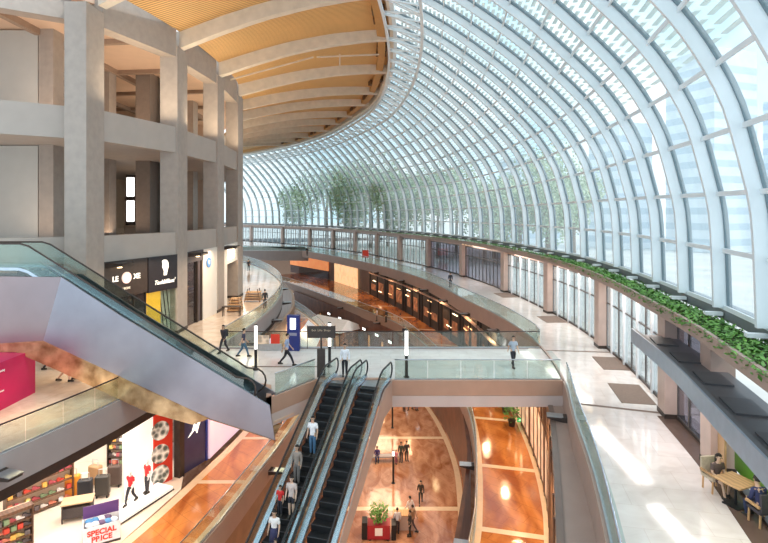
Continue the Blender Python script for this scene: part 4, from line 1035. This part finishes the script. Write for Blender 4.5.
# escalator descending from the upper gallery (left)
d3 = Vector((11.45,-1.1)).normalized()
lt = Vector((-17.1, 25.35))
e3, W3_ = escalator('escalator', (lt.x, lt.y, 6.0), d3, 6.0, 'big silver clad escalator rising to the upper left gallery', None, 1.0, SILVER, 7.0, .45, DARK, True, False, lift=.35)
def XZ(poly, y, m_, name, off=(0,.08,0)):
    return MB().prism([(x, y+(x+16.35)*-.096, z) for x, z in poly], off).build(name, m_, e3)
yN = 24.45
XZ([(-24,5.75),(-15.1,5.75),(-16.0,2.75),(-24,2.1)], yN, mat('rosy_steel_cladding', (.34,.27,.28), .22, .6, scale=.6, var=.08), 'landing_cladding')
XZ([(-15.1,5.75),(-12.1,3.95),(-5.15,.1),(-4.9,-1.45),(-7.9,-.62),(-16.0,2.75)], yN, SILVER, 'side_cladding')
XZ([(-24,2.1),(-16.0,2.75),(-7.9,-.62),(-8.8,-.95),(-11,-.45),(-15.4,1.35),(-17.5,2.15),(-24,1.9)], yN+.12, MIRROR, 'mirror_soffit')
XZ([(-24,5.7),(-15.1,5.7),(-12.1,3.9),(-5.15,.05),(-4.9,-1.4),(-7.9,-.6),(-16.0,2.7),(-24,2.1)], yN+1.65, SILVER, 'side_cladding')
XZ([(-24,5.75),(-15.3,5.75),(-16.2,6.4),(-24,6.4)], yN+.1, GB, 'lower_glass_panel')
m = MB(); q = [(-24,2.05),(-16.0,2.7),(-7.9,-.65),(-4.95,-1.45)]
for (x0,z0),(x1,z1) in zip(q,q[1:]): m.prism([(x0,yN+(x0+16.35)*-.096,z0),(x1,yN+(x1+16.35)*-.096,z1),(x1,yN+1.6+(x1+16.35)*-.096,z1),(x0,yN+1.6+(x0+16.35)*-.096,z0)], (0,0,.06))
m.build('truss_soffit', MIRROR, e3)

# ------------------------------------------------------------------ light posts, totem signs
def light_post(x, y, z, label, h=2.6, g='white tipped light posts on the bridge', q=.45):
    o = empty('light_post', (x,y,z), 0, label, 'lamp', g)
    MB().cyl((0,0,0),.085,h*q,12).build('pole', BLACK, o, local=True); MB().cyl((0,0,h*q),.085,h*(.95-q),12).build('glowing_tube', WLIGHT, o, local=True)
    MB().cyl((0,0,h*.95),.09,.05,12).build('cap', BLACK, o, local=True); MB().cyl((0,0,0),.16,.03,14).build('base_plate', BLACK, o, local=True); return o
light_post(-7.15, 29.0, 0, 'white tipped light post at the left end of the bridge')
light_post(-3.1, 29.6, 0, 'white tipped light post beside the dark direction sign')
light_post(1.2, 27.75, 0, 'white tipped light post right of the twin escalators')
for i, (x, y) in enumerate(((.75,41.8),(.85,52.5))):
    o = light_post(x, y, -13, '%s black light post on the lowest floor' % ('nearer' if i == 0 else 'farther'), 2.7, 'black light posts on the lowest floor', .82)
o = empty('direction_sign', (-3.35, 27.75, 0), 0, 'dark direction sign board on a double post by the escalators', 'sign')
MB().box((0,0,.75),(.42,.2,1.5)).build('plinth', DARK, o, local=True); MB().cyl((0,0,1.5),.05,.6,10).build('post', DARK, o, local=True)
MB().box((0,0,2.4),(1.45,.12,.62)).build('board', DARK, o, local=True)
text('Exit  Lifts  Shops', .15, mat('tan_letters', (.6,.45,.3), .6), o, wm(o) @ face_M((0,-.07,2.5),(1,0)), ext=.004)
for sx in (-1,1): MB().tube([(sx*.74,0,2.75),(sx*.74,0,1.5)], .02, 6).build('side_rod', DARK, o, local=True)
o = empty('information_totem', (-5.75, 33.1, 0), R(-8), 'royal blue information totem with a white screen at the far rail of the bridge', 'sign')
MB().box((0,0,1.12),(.78,.3,2.24)).build('body', BLUEM, o, local=True)
MB().box((0,-.16,1.72),(.36,.03,.7)).build('screen', WLIGHT, o, local=True); text('i', .4, BLUEM, o, wm(o) @ face_M((0,-.18,1.75),(1,0)), ext=.003)
MB().box((0,-.16,1.05),(.5,.02,.18)).build('caption_strip', mat('grey_strip', (.3,.3,.4), .5), o, local=True)
o = empty('poster_stand', (-6.9, 33.0, 0), 0, 'small red and white poster stand left of the blue totem', 'poster')
MB().box((0,0,.75),(.55,.05,.6)).build('red_print', REDP, o, local=True); MB().box((-.75,0,.7),(.7,.05,.55)).build('pale_print', mat('peach_print', (.8,.6,.45), .6, tex='voronoi', scale=4, var=.3), o, local=True)
MB().box((-.35,.04,.22),(1.5,.04,.44)).build('stand', STEEL, o, local=True)
o = empty('display_easel', (at_y(RE1,88).x-1.0, 92, 0), 0, 'small red notice stand on the far right walkway', 'sign')
MB().box((0,0,1.4),(1.1,.15,1.3)).build('notice', REDP, o, local=True); MB().box((0,.1,.4),(.2,.2,.8)).build('post', DARK, o, local=True)
# benches on the lowest floor
o = empty('bench', (.2, 45.6, -13), R(3), 'long grey bench on the lowest floor behind the light post', 'bench')
MB().box((0,0,.43),(2.5,.6,.1)).build('seat', FASC, o, local=True)
for sx in (-1,1): MB().box((sx*.9,0,.2),(.15,.5,.4)).build('leg', DARK, o, local=True)
# red cart with plants at the lower centre
o = empty('flower_cart', (-.35, 34.9, -13), 0, 'red and black flower cart on the lowest floor right of the escalators', 'cart')
MB().box((0,0,.55),(1.5,.9,.9)).build('body', mat('deep_red', (.35,.02,.03), .5), o, local=True); MB().box((0,-.46,.6),(.5,.02,.5)).build('white_label', PRINTW, o, local=True)
for sx in (-1,1):
    for sy in (-1,1): MB().tube([(sx*.6,sy*.4-.03,.12),(sx*.6,sy*.4+.03,.12)], .12, 12).build('wheel', BLACK, o, local=True)
MB().box((-.95,0,.6),(.35,.8,1.1)).build('side_box', BLACK, o, local=True); MB().box((1.0,0,.5),(.3,.8,1.0)).build('side_box', BLACK, o, local=True)
leafy('flower_bush', (-.35, 34.9, -12.0), 'bushy plant standing on the red flower cart', .6, .9, 260, .2)
o = empty('service_counter', (1.35, 35.9, -13), 0, 'small brown service counter beside the red flower cart', 'counter')
MB().box((0,0,.5),(1.3,.6,1.0)).build('body', COPPER, o, local=True); MB().box((0,0,1.02),(1.45,.75,.06)).build('top', WOOD, o, local=True)
# lower right gallery thin lamp post and green exit sign
o = empty('exit_sign', (at_y(RW2,37.4).x-.05, 37.4, -6.2), 0, 'small green exit sign beside the cream border of the lower gallery', 'sign')
MB().box((0,0,.05),(.55,.08,.28)).build('panel', mat('exit_green', (.02,.35,.08), .4, emit=(.05,.8,.2), estr=.5), o, local=True); text('EXIT', .18, SIGNW, o, wm(o) @ face_M((0,-.05,.05),(1,0)), ext=.004)
MB().box((0,0,-.2),(.05,.05,.24)).build('post', DARK, o, local=True)
# shopfront glazing on right B1 near
for i, (y0, y1) in enumerate(((16,22),(22.4,28),(28.4,34),(34.4,40))):
    q = resamp(offset(clip(RW2, y0, y1), .02), 5); o = empty('shop_window', (q[0].x,q[0].y,-6.5), 0, 'framed shop window under the near right walkway, %s from the camera' % ord_[i], 'shopfront', 'shop windows under the near right walkway')
    m = MB()
    for p in q: m.beam((p.x,p.y,-6.5),(p.x,p.y,-1.5),.12,.12)
    for a, b in zip(q,q[1:]): m.beam((a.x,a.y,-6.3),(b.x,b.y,-6.3),.1,.12); m.beam((a.x,a.y,-3),(b.x,b.y,-3),.1,.12)
    m.build('frame', DWOOD, o)
    m = MB()
    for a, b in zip(q,q[1:]): m.prism([(a.x-.02,a.y,-6.2),(b.x-.02,b.y,-6.2),(b.x-.02,b.y,-3.1),(a.x-.02,a.y,-3.1)], (.03,0,0))
    m.build('lit_display', mat('peach_display', (.75,.5,.35), .35, scale=1.2, tex='voronoi', var=.5, col2=(.95,.8,.65), emit=(1,.65,.4), estr=.45), o)

# ------------------------------------------------------------------ people
SKINS = [(.62,.40,.28),(.50,.31,.21),(.70,.48,.36),(.35,.21,.14)]
def skin_mesh(chains, links, m_, name, parent, sub=1):
    """chains: list of lists of (x,y,z,r); later chains may start at an existing joint via ('j', key)"""
    bm_v = []; edges = []; rad = []; key = {}; roots = []
    for ch in chains:
        prev = None
        for j in ch:
            nm, x, y, z, r = j
            if nm in key: i = key[nm]
            else:
                i = len(bm_v); bm_v.append((x,y,z)); rad.append(r)
                if nm: key[nm] = i
                if prev is None: roots.append(i)
            if prev is not None and prev != i: edges.append((prev, i))
            prev = i
    me = bpy.data.meshes.new(name); me.from_pydata(bm_v, edges, [])
    ob = bpy.data.objects.new(name, me); COL.objects.link(ob)
    md = ob.modifiers.new('skin','SKIN'); md.use_smooth_shade = True
    sk = me.skin_vertices[0].data if me.skin_vertices else None
    if sk is None:
        return None
    for i, r in enumerate(rad):
        rr = r if isinstance(r, tuple) else (r, r); sk[i].radius = rr; sk[i].use_root = i in roots
    sb = ob.modifiers.new('sub','SUBSURF'); sb.levels = sub; sb.render_levels = sub
    dg = bpy.context.evaluated_depsgraph_get(); dg.update(); m2 = bpy.data.meshes.new_from_object(ob.evaluated_get(dg)); bpy.data.objects.remove(ob)
    m2.materials.clear(); m2.materials.append(m_); m2.name = name
    for p in m2.polygons: p.use_smooth = True
    q = bpy.data.objects.new(name, m2); COL.objects.link(q); q.parent = parent; W[q.name] = wm(parent).copy(); return q
def ensure_skin(me):
    bm = bmesh.new(); bm.from_mesh(me); bm.verts.layers.skin.verify(); bm.to_mesh(me); bm.free()
_orig = skin_mesh
def skin_mesh(chains, m_, name, parent, sub=1):
    V_ = []; E_ = []; rad = []; key = {}; roots = set()
    for ch in chains:
        prev = None
        for (nm, x, y, z, r) in ch:
            if nm and nm in key: i = key[nm]
            else:
                i = len(V_); V_.append((x,y,z)); rad.append(r)
                if nm: key[nm] = i
                if prev is None: roots.add(i)
            if prev is not None and prev != i: E_.append((prev, i))
            prev = i
    bm = bmesh.new(); lay = bm.verts.layers.skin.verify()
    bv = [bm.verts.new(v) for v in V_]
    for a, b in E_: bm.edges.new((bv[a], bv[b]))
    for i, v in enumerate(bv):
        r = rad[i]; v[lay].radius = r if isinstance(r, tuple) else (r, r); v[lay].use_root = i in roots
    me = bpy.data.meshes.new(name); bm.to_mesh(me); bm.free()
    ob = bpy.data.objects.new(name, me); COL.objects.link(ob)
    md = ob.modifiers.new('skin','SKIN'); sb = ob.modifiers.new('sub','SUBSURF'); sb.levels = sub; sb.render_levels = sub
    bpy.context.view_layer.update()
    dg = bpy.context.evaluated_depsgraph_get(); m2 = bpy.data.meshes.new_from_object(ob.evaluated_get(dg)); bpy.data.objects.remove(ob)
    m2.materials.clear(); m2.materials.append(m_); m2.name = name
    for p in m2.polygons: p.use_smooth = True
    q = bpy.data.objects.new(name, m2); COL.objects.link(q); q.parent = parent; W[q.name] = wm(parent).copy(); return q

def person(loc, head, label, shirt=(.8,.8,.8), pants=(.05,.05,.08), pose='stand', h=1.72, skin=0, hair=(.02,.015,.012), longhair=False, shorts=False, sleeves='short', skirt=False, bag=None, group=None, mannequin=False, armf=(0.0, 0.0), phase=1):
    k = h/1.75; o = empty('mannequin' if mannequin else 'person', loc, head, label, 'mannequin' if mannequin else 'person', group); o.scale = (k,k,k)
    sc = (.85,.85,.85) if mannequin else SKINS[skin]; ms = mat('skin_%d' % (9 if mannequin else skin), sc, .55, scale=6, var=.05)
    # joints (front is +Y)
    st = .0; hipz = .93
    if pose == 'walk': lk = [(.09,.20*phase,.50,.30*phase,.09),(-.09,-.06*phase,.50,-.36*phase,.12)]
    elif pose == 'stride': lk = [(.09,.26*phase,.50,.42*phase,.08),(-.09,-.10*phase,.48,-.42*phase,.12)]
    else: lk = [(.09,.01,.49,-.01,.08),(-.09,.03,.49,.03,.08)]
    sit = pose == 'sit'
    if sit: hipz = .50
    dz = hipz-.93; lean = .10 if sit else (.03 if pose in ('walk','stride') else 0)
    def T(x,y,z): return (x, y+lean*(z-.93)/.5 if z > .93 else y, z+dz)
    tor = [('pel',0,0,hipz,(.135,.10)), ('wa',*T(0,.0,1.08),(.125,.09)), ('ch',*T(0,.0,1.25),(.145,.105)), ('up',*T(0,0,1.385),(.115,.08)), ('nk',*T(0,.005,1.475),.052), ('jaw',*T(0,.025,1.555),(.068,.075)), ('hd',*T(0,.015,1.655),(.078,.09)), ('tp',*T(0,.01,1.72),(.05,.058))]
    arms = []; hands = []; arm_c = []
    for sx, af in ((1, armf[0]), (-1, armf[1])):
        sw = (-.14*sx*phase if pose in ('walk','stride') else .03)
        S_ = T(sx*.175,0,1.395)
        if af > 0: E_ = T(sx*.22,.12*af,1.15); Wr = T(sx*.15,.12*af+.24*af,1.08+.1*af); 
        elif sit: E_ = T(sx*.22,.08,1.14); Wr = T(sx*.15,.3,1.03)
        else: E_ = T(sx*.225,sw*.6-.02,1.12); Wr = T(sx*.235,sw*1.6+.04,.89)
        S_, E_, Wr = Vector(S_), Vector(E_), Vector(Wr); dh = (Wr-E_).normalized(); P_ = Wr+dh*.07
        arms.append([('up',*T(0,0,1.385),(.115,.08)), ('s%d'%sx,*S_,.056), ('e%d'%sx,*E_,.042), ('w%d'%sx,*Wr,.029), (None,*P_,(.034,.022))])
        arm_c.append((S_,E_,Wr,P_,dh,sx))
        side = dh.cross(Vector((sx,0,0))).normalized()
        for f in range(4):
            ln = (.068,.078,.073,.058)[f]; b0 = P_ + side*(.027-.018*f)*1.0; hands.append([(None,*(b0-dh*.03),.0095),(None,*(b0+dh*ln*.5),.009),(None,*(b0+dh*ln-Vector((sx*.018,0,0))),.0075)])
        b0 = Wr+dh*.02+side*.02; hands.append([(None,*b0,.011),(None,*(b0+side*.035+dh*.03),.010),(None,*(b0+side*.042+dh*.062),.008)])
    legs = []
    for (x, ky, kz, ay, az), sx in zip(lk, (1,-1)):
        if sit: hipj = (x,.02,hipz-.01); kn = (x+sx*.03,.46,.50); an = (x+sx*.03,.46+.08*phase*sx,.09); 
        else: hipj = (x,0,.88); kn = (x,ky,kz); an = (x,ay,az)
        toe = (an[0],an[1]+.15,.035 if an[2] < .1 else .05)
        legs.append([('pel',0,0,hipz,(.135,.10)), ('h%d'%sx,*hipj,.092), ('k%d'%sx,*kn,.058), ('a%d'%sx,*an,.038), (None,an[0],an[1]+.05,an[2]-.04,.036),(None,*toe,.028)])
    skin_mesh([tor]+arms+legs+hands, ms, 'body', o)
    # nose, ears
    cl = fabric(shirt); cp = fabric(pants); e = .016
    def inf(ch, a): return [(n,x,y,z,(tuple(q+a for q in r) if isinstance(r,tuple) else r+a)) for n,x,y,z,r in ch]
    sh_ch = [[(None,0,0,hipz-.05,(.150,.118))]+inf([('pel',0,0,hipz+.03,(.14,.11))]+tor[1:4]+[(None,*T(0,.0,1.445),(.082,.066)),(None,*T(0,.004,1.47),(.062,.056))], e)]
    for ar in arms:
        if sleeves == 'long': sh_ch.append(inf(ar[:4], e))
        elif sleeves == 'short':
            a2 = ar[:2]+[(None,*(Vector(ar[1][1:4]).lerp(Vector(ar[2][1:4]),.75)),.05)]; sh_ch.append(inf(a2, e))
    skin_mesh(sh_ch, cl, 'shirt', o)
    if skirt:
        MB().lathe((0,0,0), [(.13,hipz+.14),(.17,hipz),(.22,hipz-.38),(.2,hipz-.38),(.12,hipz+.12)], 16).build('skirt', cp, o, True, local=True)
    else:
        pc_ = [inf([tor[0],tor[1]][:1]+[('wl',0,0,hipz+.08,(.12,.09))], e+.004)]
        for lg in legs:
            pc_.append(inf(lg[:4] if not shorts else lg[:2]+[(None,*(Vector(lg[1][1:4]).lerp(Vector(lg[2][1:4]),.8)),.062)], e))
        skin_mesh(pc_, cp, 'shorts' if shorts else 'trousers', o)
    for lg in legs:
        an = lg[3]; MB().prism([(an[1]-.045,an[2]-.09,an[3]-.085),(an[1]-.045,an[2]+.2,an[3]-.085),(an[1]-.045,an[2]+.19,an[3]-.04),(an[1]-.045,an[2]+.05,an[3]+.02),(an[1]-.045,an[2]-.08,an[3]+.02)], (.09,0,0)).build('shoe', fabric((.04,.035,.03)), o, local=True)
    hc = Vector(T(0,.015,1.655))
    if not mannequin:
        m = MB(); vs = []; fs = []; nu, nv = 12, 7
        for j in range(nv+1):
            ph = math.pi*.62*j/nv
            for i in range(nu):
                th = 2*math.pi*i/nu; fr = math.sin(th); cut = 1.0
                p2 = ph*(.62 if fr > .3 else 1.0)
                vs.append(hc+Vector((.092*math.sin(p2)*math.cos(th), .108*math.sin(p2)*math.sin(th)-.012, .115*math.cos(p2)+.01)))
        for j in range(nv):
            for i in range(nu): fs.append((j*nu+i, j*nu+(i+1)%nu, (j+1)*nu+(i+1)%nu, (j+1)*nu+i))
        m.add(vs, fs)
        if longhair: m.tube([hc+Vector((0,-.05,.03)), hc+Vector((0,-.09,-.12)), hc+Vector((0,-.1,-.3))], [.085,.08,.04], 10)
        m.build('hair', fabric(hair), o, True, local=True)
        m = MB()
        for sx in (-1,1): m.tube([hc+Vector((sx*.033,.075,-.012)), hc+Vector((sx*.033,.104,-.012))], .011, 8)
        m.build('eyes', BLACK, o, local=True)
        m = MB(); m.tube([hc+Vector((0,.08,-.01)), hc+Vector((0,.118,-.045)), hc+Vector((0,.09,-.055))], [.008,.014,.01], 8)
        for sx in (-1,1): m.tube([hc+Vector((sx*.07,0,.01)), hc+Vector((sx*.098,-.01,.0)), hc+Vector((sx*.075,0,-.04))], [.012,.018,.01], 6)
        m.build('face_features', ms, o, True, local=True)
        MB().tube([hc+Vector((-.025,.098,-.078)), hc+Vector((.025,.098,-.078))], .007, 6).build('mouth', mat('lip', (.4,.15,.13), .5), o, local=True)
    if bag == 'backpack':
        q = MB().box((0,-.21,1.22),(.32,.2,.46)).build('backpack', fabric((.02,.02,.025)), o, local=True); b_ = q.modifiers.new('b','BEVEL'); b_.width = .06; b_.segments = 3
    return o
P = person
# heading: 0 faces +Y (away), pi faces camera
P((-10.05,32.6,0), R(160), 'person in black with a backpack walking beside the left escalator rail', (.03,.03,.04), (.04,.04,.05), 'walk', sleeves='long', bag='backpack', skin=1)
P((-8.55,31.6,0), R(-70), 'person in dark top and blue jeans walking left of the white tipped post', (.05,.05,.09), (.06,.14,.22), 'walk', sleeves='short')
P((-5.6,29.9,0), R(-90), 'person in blue shirt and black trousers striding across the bridge', (.35,.42,.60), (.02,.02,.03), 'stride', h=1.8)
P((-2.1,27.85,0), R(185), 'person in white shirt and black trousers standing above the twin escalators', (.85,.85,.9), (.02,.02,.025), 'stand', sleeves='long', h=1.75)
P((7.35,29.6,0), R(185), 'person in grey-blue shirt and dark trousers walking at the right end of the bridge', (.40,.46,.55), (.03,.03,.04), 'walk', h=1.75)
P((-10.9,47.6,0), R(20), 'dark-dressed person leaning by the rail of the left walkway', (.03,.03,.035), (.03,.03,.04), 'stand', sleeves='long')
P((-20.3,78,0), R(10), 'dark-dressed person far along the left walkway', (.03,.03,.035), (.03,.03,.04), 'walk', sleeves='long')
P((-15.5,105,0), R(0), 'distant person in black standing on the far footbridge end', (.03,.03,.04), (.03,.03,.04), 'stand', sleeves='long', h=1.8)
P((at_y(RE1,61).x+1.2,61,0), R(0), 'dark-dressed person on the right walkway beyond the bridge', (.04,.04,.05), (.03,.03,.04), 'stand', sleeves='long')
P((-16.6,27.0,0), R(-80), 'person in black shorts behind the silver escalator, only legs showing', (.03,.03,.05), (.02,.02,.03), 'walk', shorts=True, skin=2)
P((-15.9,27.2,0), R(-80), 'person in dark dress beside the one in black shorts', (.03,.03,.06), (.02,.02,.05), 'walk', skirt=True, skin=0)
P((-18.6,29.0,0), R(-60), 'person in black walking past the magenta hoarding', (.03,.03,.04), (.02,.02,.03), 'walk')
# on the left of the twin escalators, facing down (towards the camera)
hd = math.atan2(-.27, .963)+math.pi
hd = math.atan2(ed.y, ed.x)-math.pi/2
def on_step(k): # index of step
    sl = math.tan(R(30)); w = -max(0, min(6.5, (k+.5)*.4*sl)); return k*.4+.18, w
def esc_person(k, v, up, **kw):
    u, w = on_step(k); p = W1(u, v, w); return P((p.x,p.y,p.z), hd+(math.pi if up else 0), **kw)
esc_person(8, .12, False, label='person in white top and blue jeans standing highest on the left escalator', shirt=(.88,.86,.88), pants=(.07,.16,.28), pose='stand', h=1.72)
esc_person(11, -.08, False, label='person with long hair in a grey-brown top on the left escalator', shirt=(.28,.24,.21), pants=(.18,.16,.15), pose='stand', h=1.62, longhair=True, sleeves='long')
esc_person(14, .25, False, label='person in pale top and dark shorts on the left escalator', shirt=(.62,.52,.48), pants=(.03,.03,.04), pose='stand', h=1.64, shorts=True, longhair=True, skin=2)
esc_person(14, -.25, False, label='child in a red top on the left escalator', shirt=(.65,.03,.03), pants=(.03,.03,.04), pose='stand', h=1.2)
esc_person(17, .12, False, label='person in a white T-shirt and dark skirt lowest on the left escalator', shirt=(.85,.82,.8), pants=(.04,.04,.1), pose='stand', h=1.62, skirt=True)
esc_person(18, .38, False, label='small child in white top at the bottom edge of the left escalator', shirt=(.8,.75,.72), pants=(.2,.2,.25), pose='stand', h=1.05)
# lowest floor
P((2.75,38.9,-13), R(175), 'person in black jacket walking alone on the lowest floor', (.04,.035,.03), (.03,.03,.03), 'walk', sleeves='long')
P((1.85,36.6,-13), R(30), 'person in white shirt and black trousers walking on the lowest floor', (.8,.75,.75), (.02,.02,.03), 'walk', sleeves='long', h=1.78)
P((1.5,45.4,-13), R(170), 'left person of the dark pair standing beyond the bench on the lowest floor', (.06,.08,.06), (.03,.03,.03), 'stand', sleeves='long')
P((2.0,45.6,-13), R(190), 'right person of the dark pair standing beyond the bench on the lowest floor', (.05,.05,.05), (.03,.03,.03), 'stand', sleeves='long')
P((1.05,45.0,-13), R(160), 'child in pink between the bench and the dark pair', (.75,.25,.3), (.3,.1,.15), 'stand', h=1.2)
P((-.6,45.65,-13), R(180), 'person in dark purple sitting on the grey bench', (.08,.05,.18), (.04,.04,.10), 'sit', sleeves='long')
P((2.2,57.0,-13), R(180), 'left dark-dressed person under the bridge fascia on the lowest floor', (.05,.04,.05), (.03,.03,.03), 'stand', sleeves='long')
P((2.9,57.4,-13), R(150), 'middle dark-dressed person under the bridge fascia on the lowest floor', (.07,.05,.06), (.03,.03,.03), 'walk', sleeves='long')
P((3.6,57.2,-13), R(200), 'right person in pinkish top under the bridge fascia on the lowest floor', (.45,.3,.35), (.2,.15,.2), 'stand')
P((.9,35.3,-13), R(0), 'person in white shirt standing at the brown service counter', (.75,.72,.75), (.05,.04,.05), 'stand', sleeves='long')
P((1.75,35.0,-13), R(100), 'person in black beside the brown service counter', (.04,.04,.04), (.03,.03,.03), 'stand', sleeves='long')
P((2.0,35.6,-13), R(60), 'person in tan top leaning at the service counter', (.5,.32,.2), (.15,.1,.1), 'walk')
# lower right gallery (far) and kiosk
P((-1.0,73,-6.5), R(100), 'person in white top by the dark restaurants on the lower gallery', (.75,.68,.7), (.05,.05,.06), 'stand')
P((.3,72.2,-6.5), R(60), 'person in black by the dark restaurants on the lower gallery', (.04,.04,.04), (.03,.03,.03), 'stand', sleeves='long')
P((2.4,62.0,-6.5), R(180), 'dark-dressed person at the lower gallery rail behind the bridge', (.04,.04,.05), (.03,.03,.04), 'stand', sleeves='long')
P((-1.6,62.5,-13), R(180), 'person in pale pink shirt in front of the market kiosk', (.7,.55,.55), (.3,.1,.12), 'stand')
# seated at the cafe
P((tx-.1, ty+.80, -.02), R(188), 'person with dark hair sitting at the cafe table, bare legs crossed to the side', (.12,.08,.07), (.10,.05,.05), 'sit', shorts=True, longhair=True, skin=0, h=1.66)
P((tx+.1, ty-.92, -.02), R(5), 'person in navy sitting with back to the camera at the cafe table', (.03,.035,.10), (.03,.04,.09), 'sit', sleeves='long', h=1.72, skin=1)
# mannequins
P((-13.1,26.9,-6.26), R(170), 'left red-shirted mannequin on the white plinth in the shop', (.75,.03,.04), (.03,.03,.04), 'walk', mannequin=True, h=1.7, sleeves='short')
P((-12.7,27.9,-6.26), R(150), 'right red-shirted mannequin on the white plinth in the shop', (.75,.04,.04), (.05,.05,.06), 'stand', mannequin=True, h=1.78, sleeves='short')

# ------------------------------------------------------------------ outside: trees and towers
def tree_proto(seed, r, h):
    rnd = random.Random(seed); o = empty('tree', (0,0,0), 0)
    MB().tube([(0,0,-.2),(.1,0,h*.4),(0,.1,h*.75)], [.28,.2,.1], 8).build('trunk', BARK, o, local=True)
    m = MB(); blobs = [(rnd.uniform(-r*.5,r*.5), rnd.uniform(-r*.5,r*.5), h*rnd.uniform(.45,.9), r*rnd.uniform(.45,.7)) for _ in range(9)]
    for x,y,z,rr in blobs:
        for k in range(420):
            v = Vector((rnd.gauss(0,1),rnd.gauss(0,1),rnd.gauss(0,1))).normalized()*rr*rnd.uniform(.75,1.05); c_ = Vector((x,y,z))+v
            d1 = Vector((rnd.gauss(0,1),rnd.gauss(0,1),rnd.gauss(0,1))).normalized()*.17; d2 = d1.cross(v).normalized()*.13
            m.add([c_-d1,c_+d2,c_+d1,c_-d2],[(0,1,2,3)])
    m.build('crown', LEAFT, o, local=True); return o
protos = [tree_proto(1,4.2,10), tree_proto(2,5.2,13), tree_proto(3,3.6,8.5)]
tp = [(17,88,0),(10,97,1),(3,105,0),(15,108,1),(-3,116,1),(-8,125,0),(-15,136,1),(9,122,1),(21,99,2),(-24,148,0),(24,92,2),(1,134,1),(26,110,0),(27,86,0),(31,96,1),(38,104,0)]
used = set()
for i, (x, y, k) in enumerate(tp):
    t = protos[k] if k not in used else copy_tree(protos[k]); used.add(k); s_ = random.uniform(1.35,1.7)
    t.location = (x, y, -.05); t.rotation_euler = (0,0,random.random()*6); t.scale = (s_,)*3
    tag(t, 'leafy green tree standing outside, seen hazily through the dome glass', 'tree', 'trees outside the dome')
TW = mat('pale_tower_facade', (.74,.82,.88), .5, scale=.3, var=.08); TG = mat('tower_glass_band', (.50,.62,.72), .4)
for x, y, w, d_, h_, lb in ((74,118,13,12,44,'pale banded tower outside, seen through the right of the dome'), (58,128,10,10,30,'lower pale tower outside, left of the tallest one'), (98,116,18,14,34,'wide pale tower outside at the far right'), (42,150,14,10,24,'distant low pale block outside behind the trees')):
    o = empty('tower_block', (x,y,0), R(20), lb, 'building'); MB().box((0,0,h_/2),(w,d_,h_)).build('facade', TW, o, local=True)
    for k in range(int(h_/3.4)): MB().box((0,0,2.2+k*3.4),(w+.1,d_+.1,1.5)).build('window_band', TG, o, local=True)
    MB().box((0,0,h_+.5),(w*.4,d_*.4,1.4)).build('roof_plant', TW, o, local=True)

# ------------------------------------------------------------------ lamps of the building and added fill lamps
WARM = (1,.72,.42)
down = (0,0,0); up = (R(180),0,0)
for i, y in enumerate((34,42,50,60,72,84,96)):     # added upward fill without fixtures, brightening the timber ceiling
    lamp('AREA', (at_y(TL,y).x+.4, y, 15.3), 270, (1,.80,.55), 1.6, up, 5, name='ceiling_fill_light')
for x, y in ((-22,33),(-22,44),(-24,56)):
    lamp('AREA', (x, y, 14.3), 190, (1,.72,.5), 3, up, 5, name='gallery_uplight'); lamp('AREA', (x-1, y, 7.0), 100, (1,.72,.5), 3, up, 4, name='gallery_uplight')
for x, y in ((-13.2,34),(-13,42),(-13,50),(-15,62),(-20,76)):   # left walkway, added fill hung in open air
    lamp('AREA', (x, y, 5.6), 260, (1,.76,.52), 3, down, 4, name='walkway_fill_light')
lamp('AREA', (-15, 22, 1.9), 60, (1,.7,.4), 2, down, 2, name='walkway_fill_light')  # added warm fill under the escalator, tints the floor
lamp('AREA', (-15.5, 29, 3.5), 130, (1,.75,.45), 2, down, 2, name='walkway_fill_light')
for y in (15, 20, 25.5, 31.5, 38, 45):                                # B1 right
    p = at_y(RW2,y).lerp(at_y(RE2,y),.3); lamp('AREA', (p.x,p.y,-1.4), 150, (1,.68,.38), .4, down, .4, name='gallery_downlight')
for y in (54,64,74,84,94):
    p = at_y(RW2,y).lerp(at_y(RE2,y),.35); lamp('AREA', (p.x,p.y,-1.4), 160, (1,.6,.32), .4, down, .4, name='gallery_downlight')
for y in (17, 24, 32, 41, 50, 60, 70):                                # B1 left
    p = at_y(LW2,y).lerp(at_y(LE2,y),.35); lamp('AREA', (p.x,p.y,-1.8), 170, (1,.68,.4), .4, down, .4, name='gallery_downlight')
for x, y in ((-15,19.5),(-16.5,24.5),(-14.6,29),(-14.4,27),(-19,29)):  # shop
    lamp('AREA', (x, y, -1.85), 150, (1,.92,.82), 2.5, down, 2.5, name='shop_downlight')
for x, y in ((1,38),(0,48),(0,60),(-4,70),(-1,30)):                    # lowest floor, added fill hung in the open atrium
    lamp('AREA', (x if y > 40 else x, y, -8.0), 260, (1,.7,.45), 3, down, 4, name='atrium_fill_light')
for y in (13, 19):
    p = at_y(RW1,y); lamp('AREA', (p.x-1.0,p.y,3.05), 90, (1,.95,.92), .6, down, 4, name='canopy_fill_light')  # added fill, whitens the walkway floor below the canopy
for y in (28, 40, 51, 64):                                           # right walkway soffit
    p = at_y(RW1,y); lamp('AREA', (p.x-.7,p.y,4.45), 190, (1,.93,.88), 1.0, down, 8, name='soffit_downlight')
S.cycles.transparent_max_bounces = 16
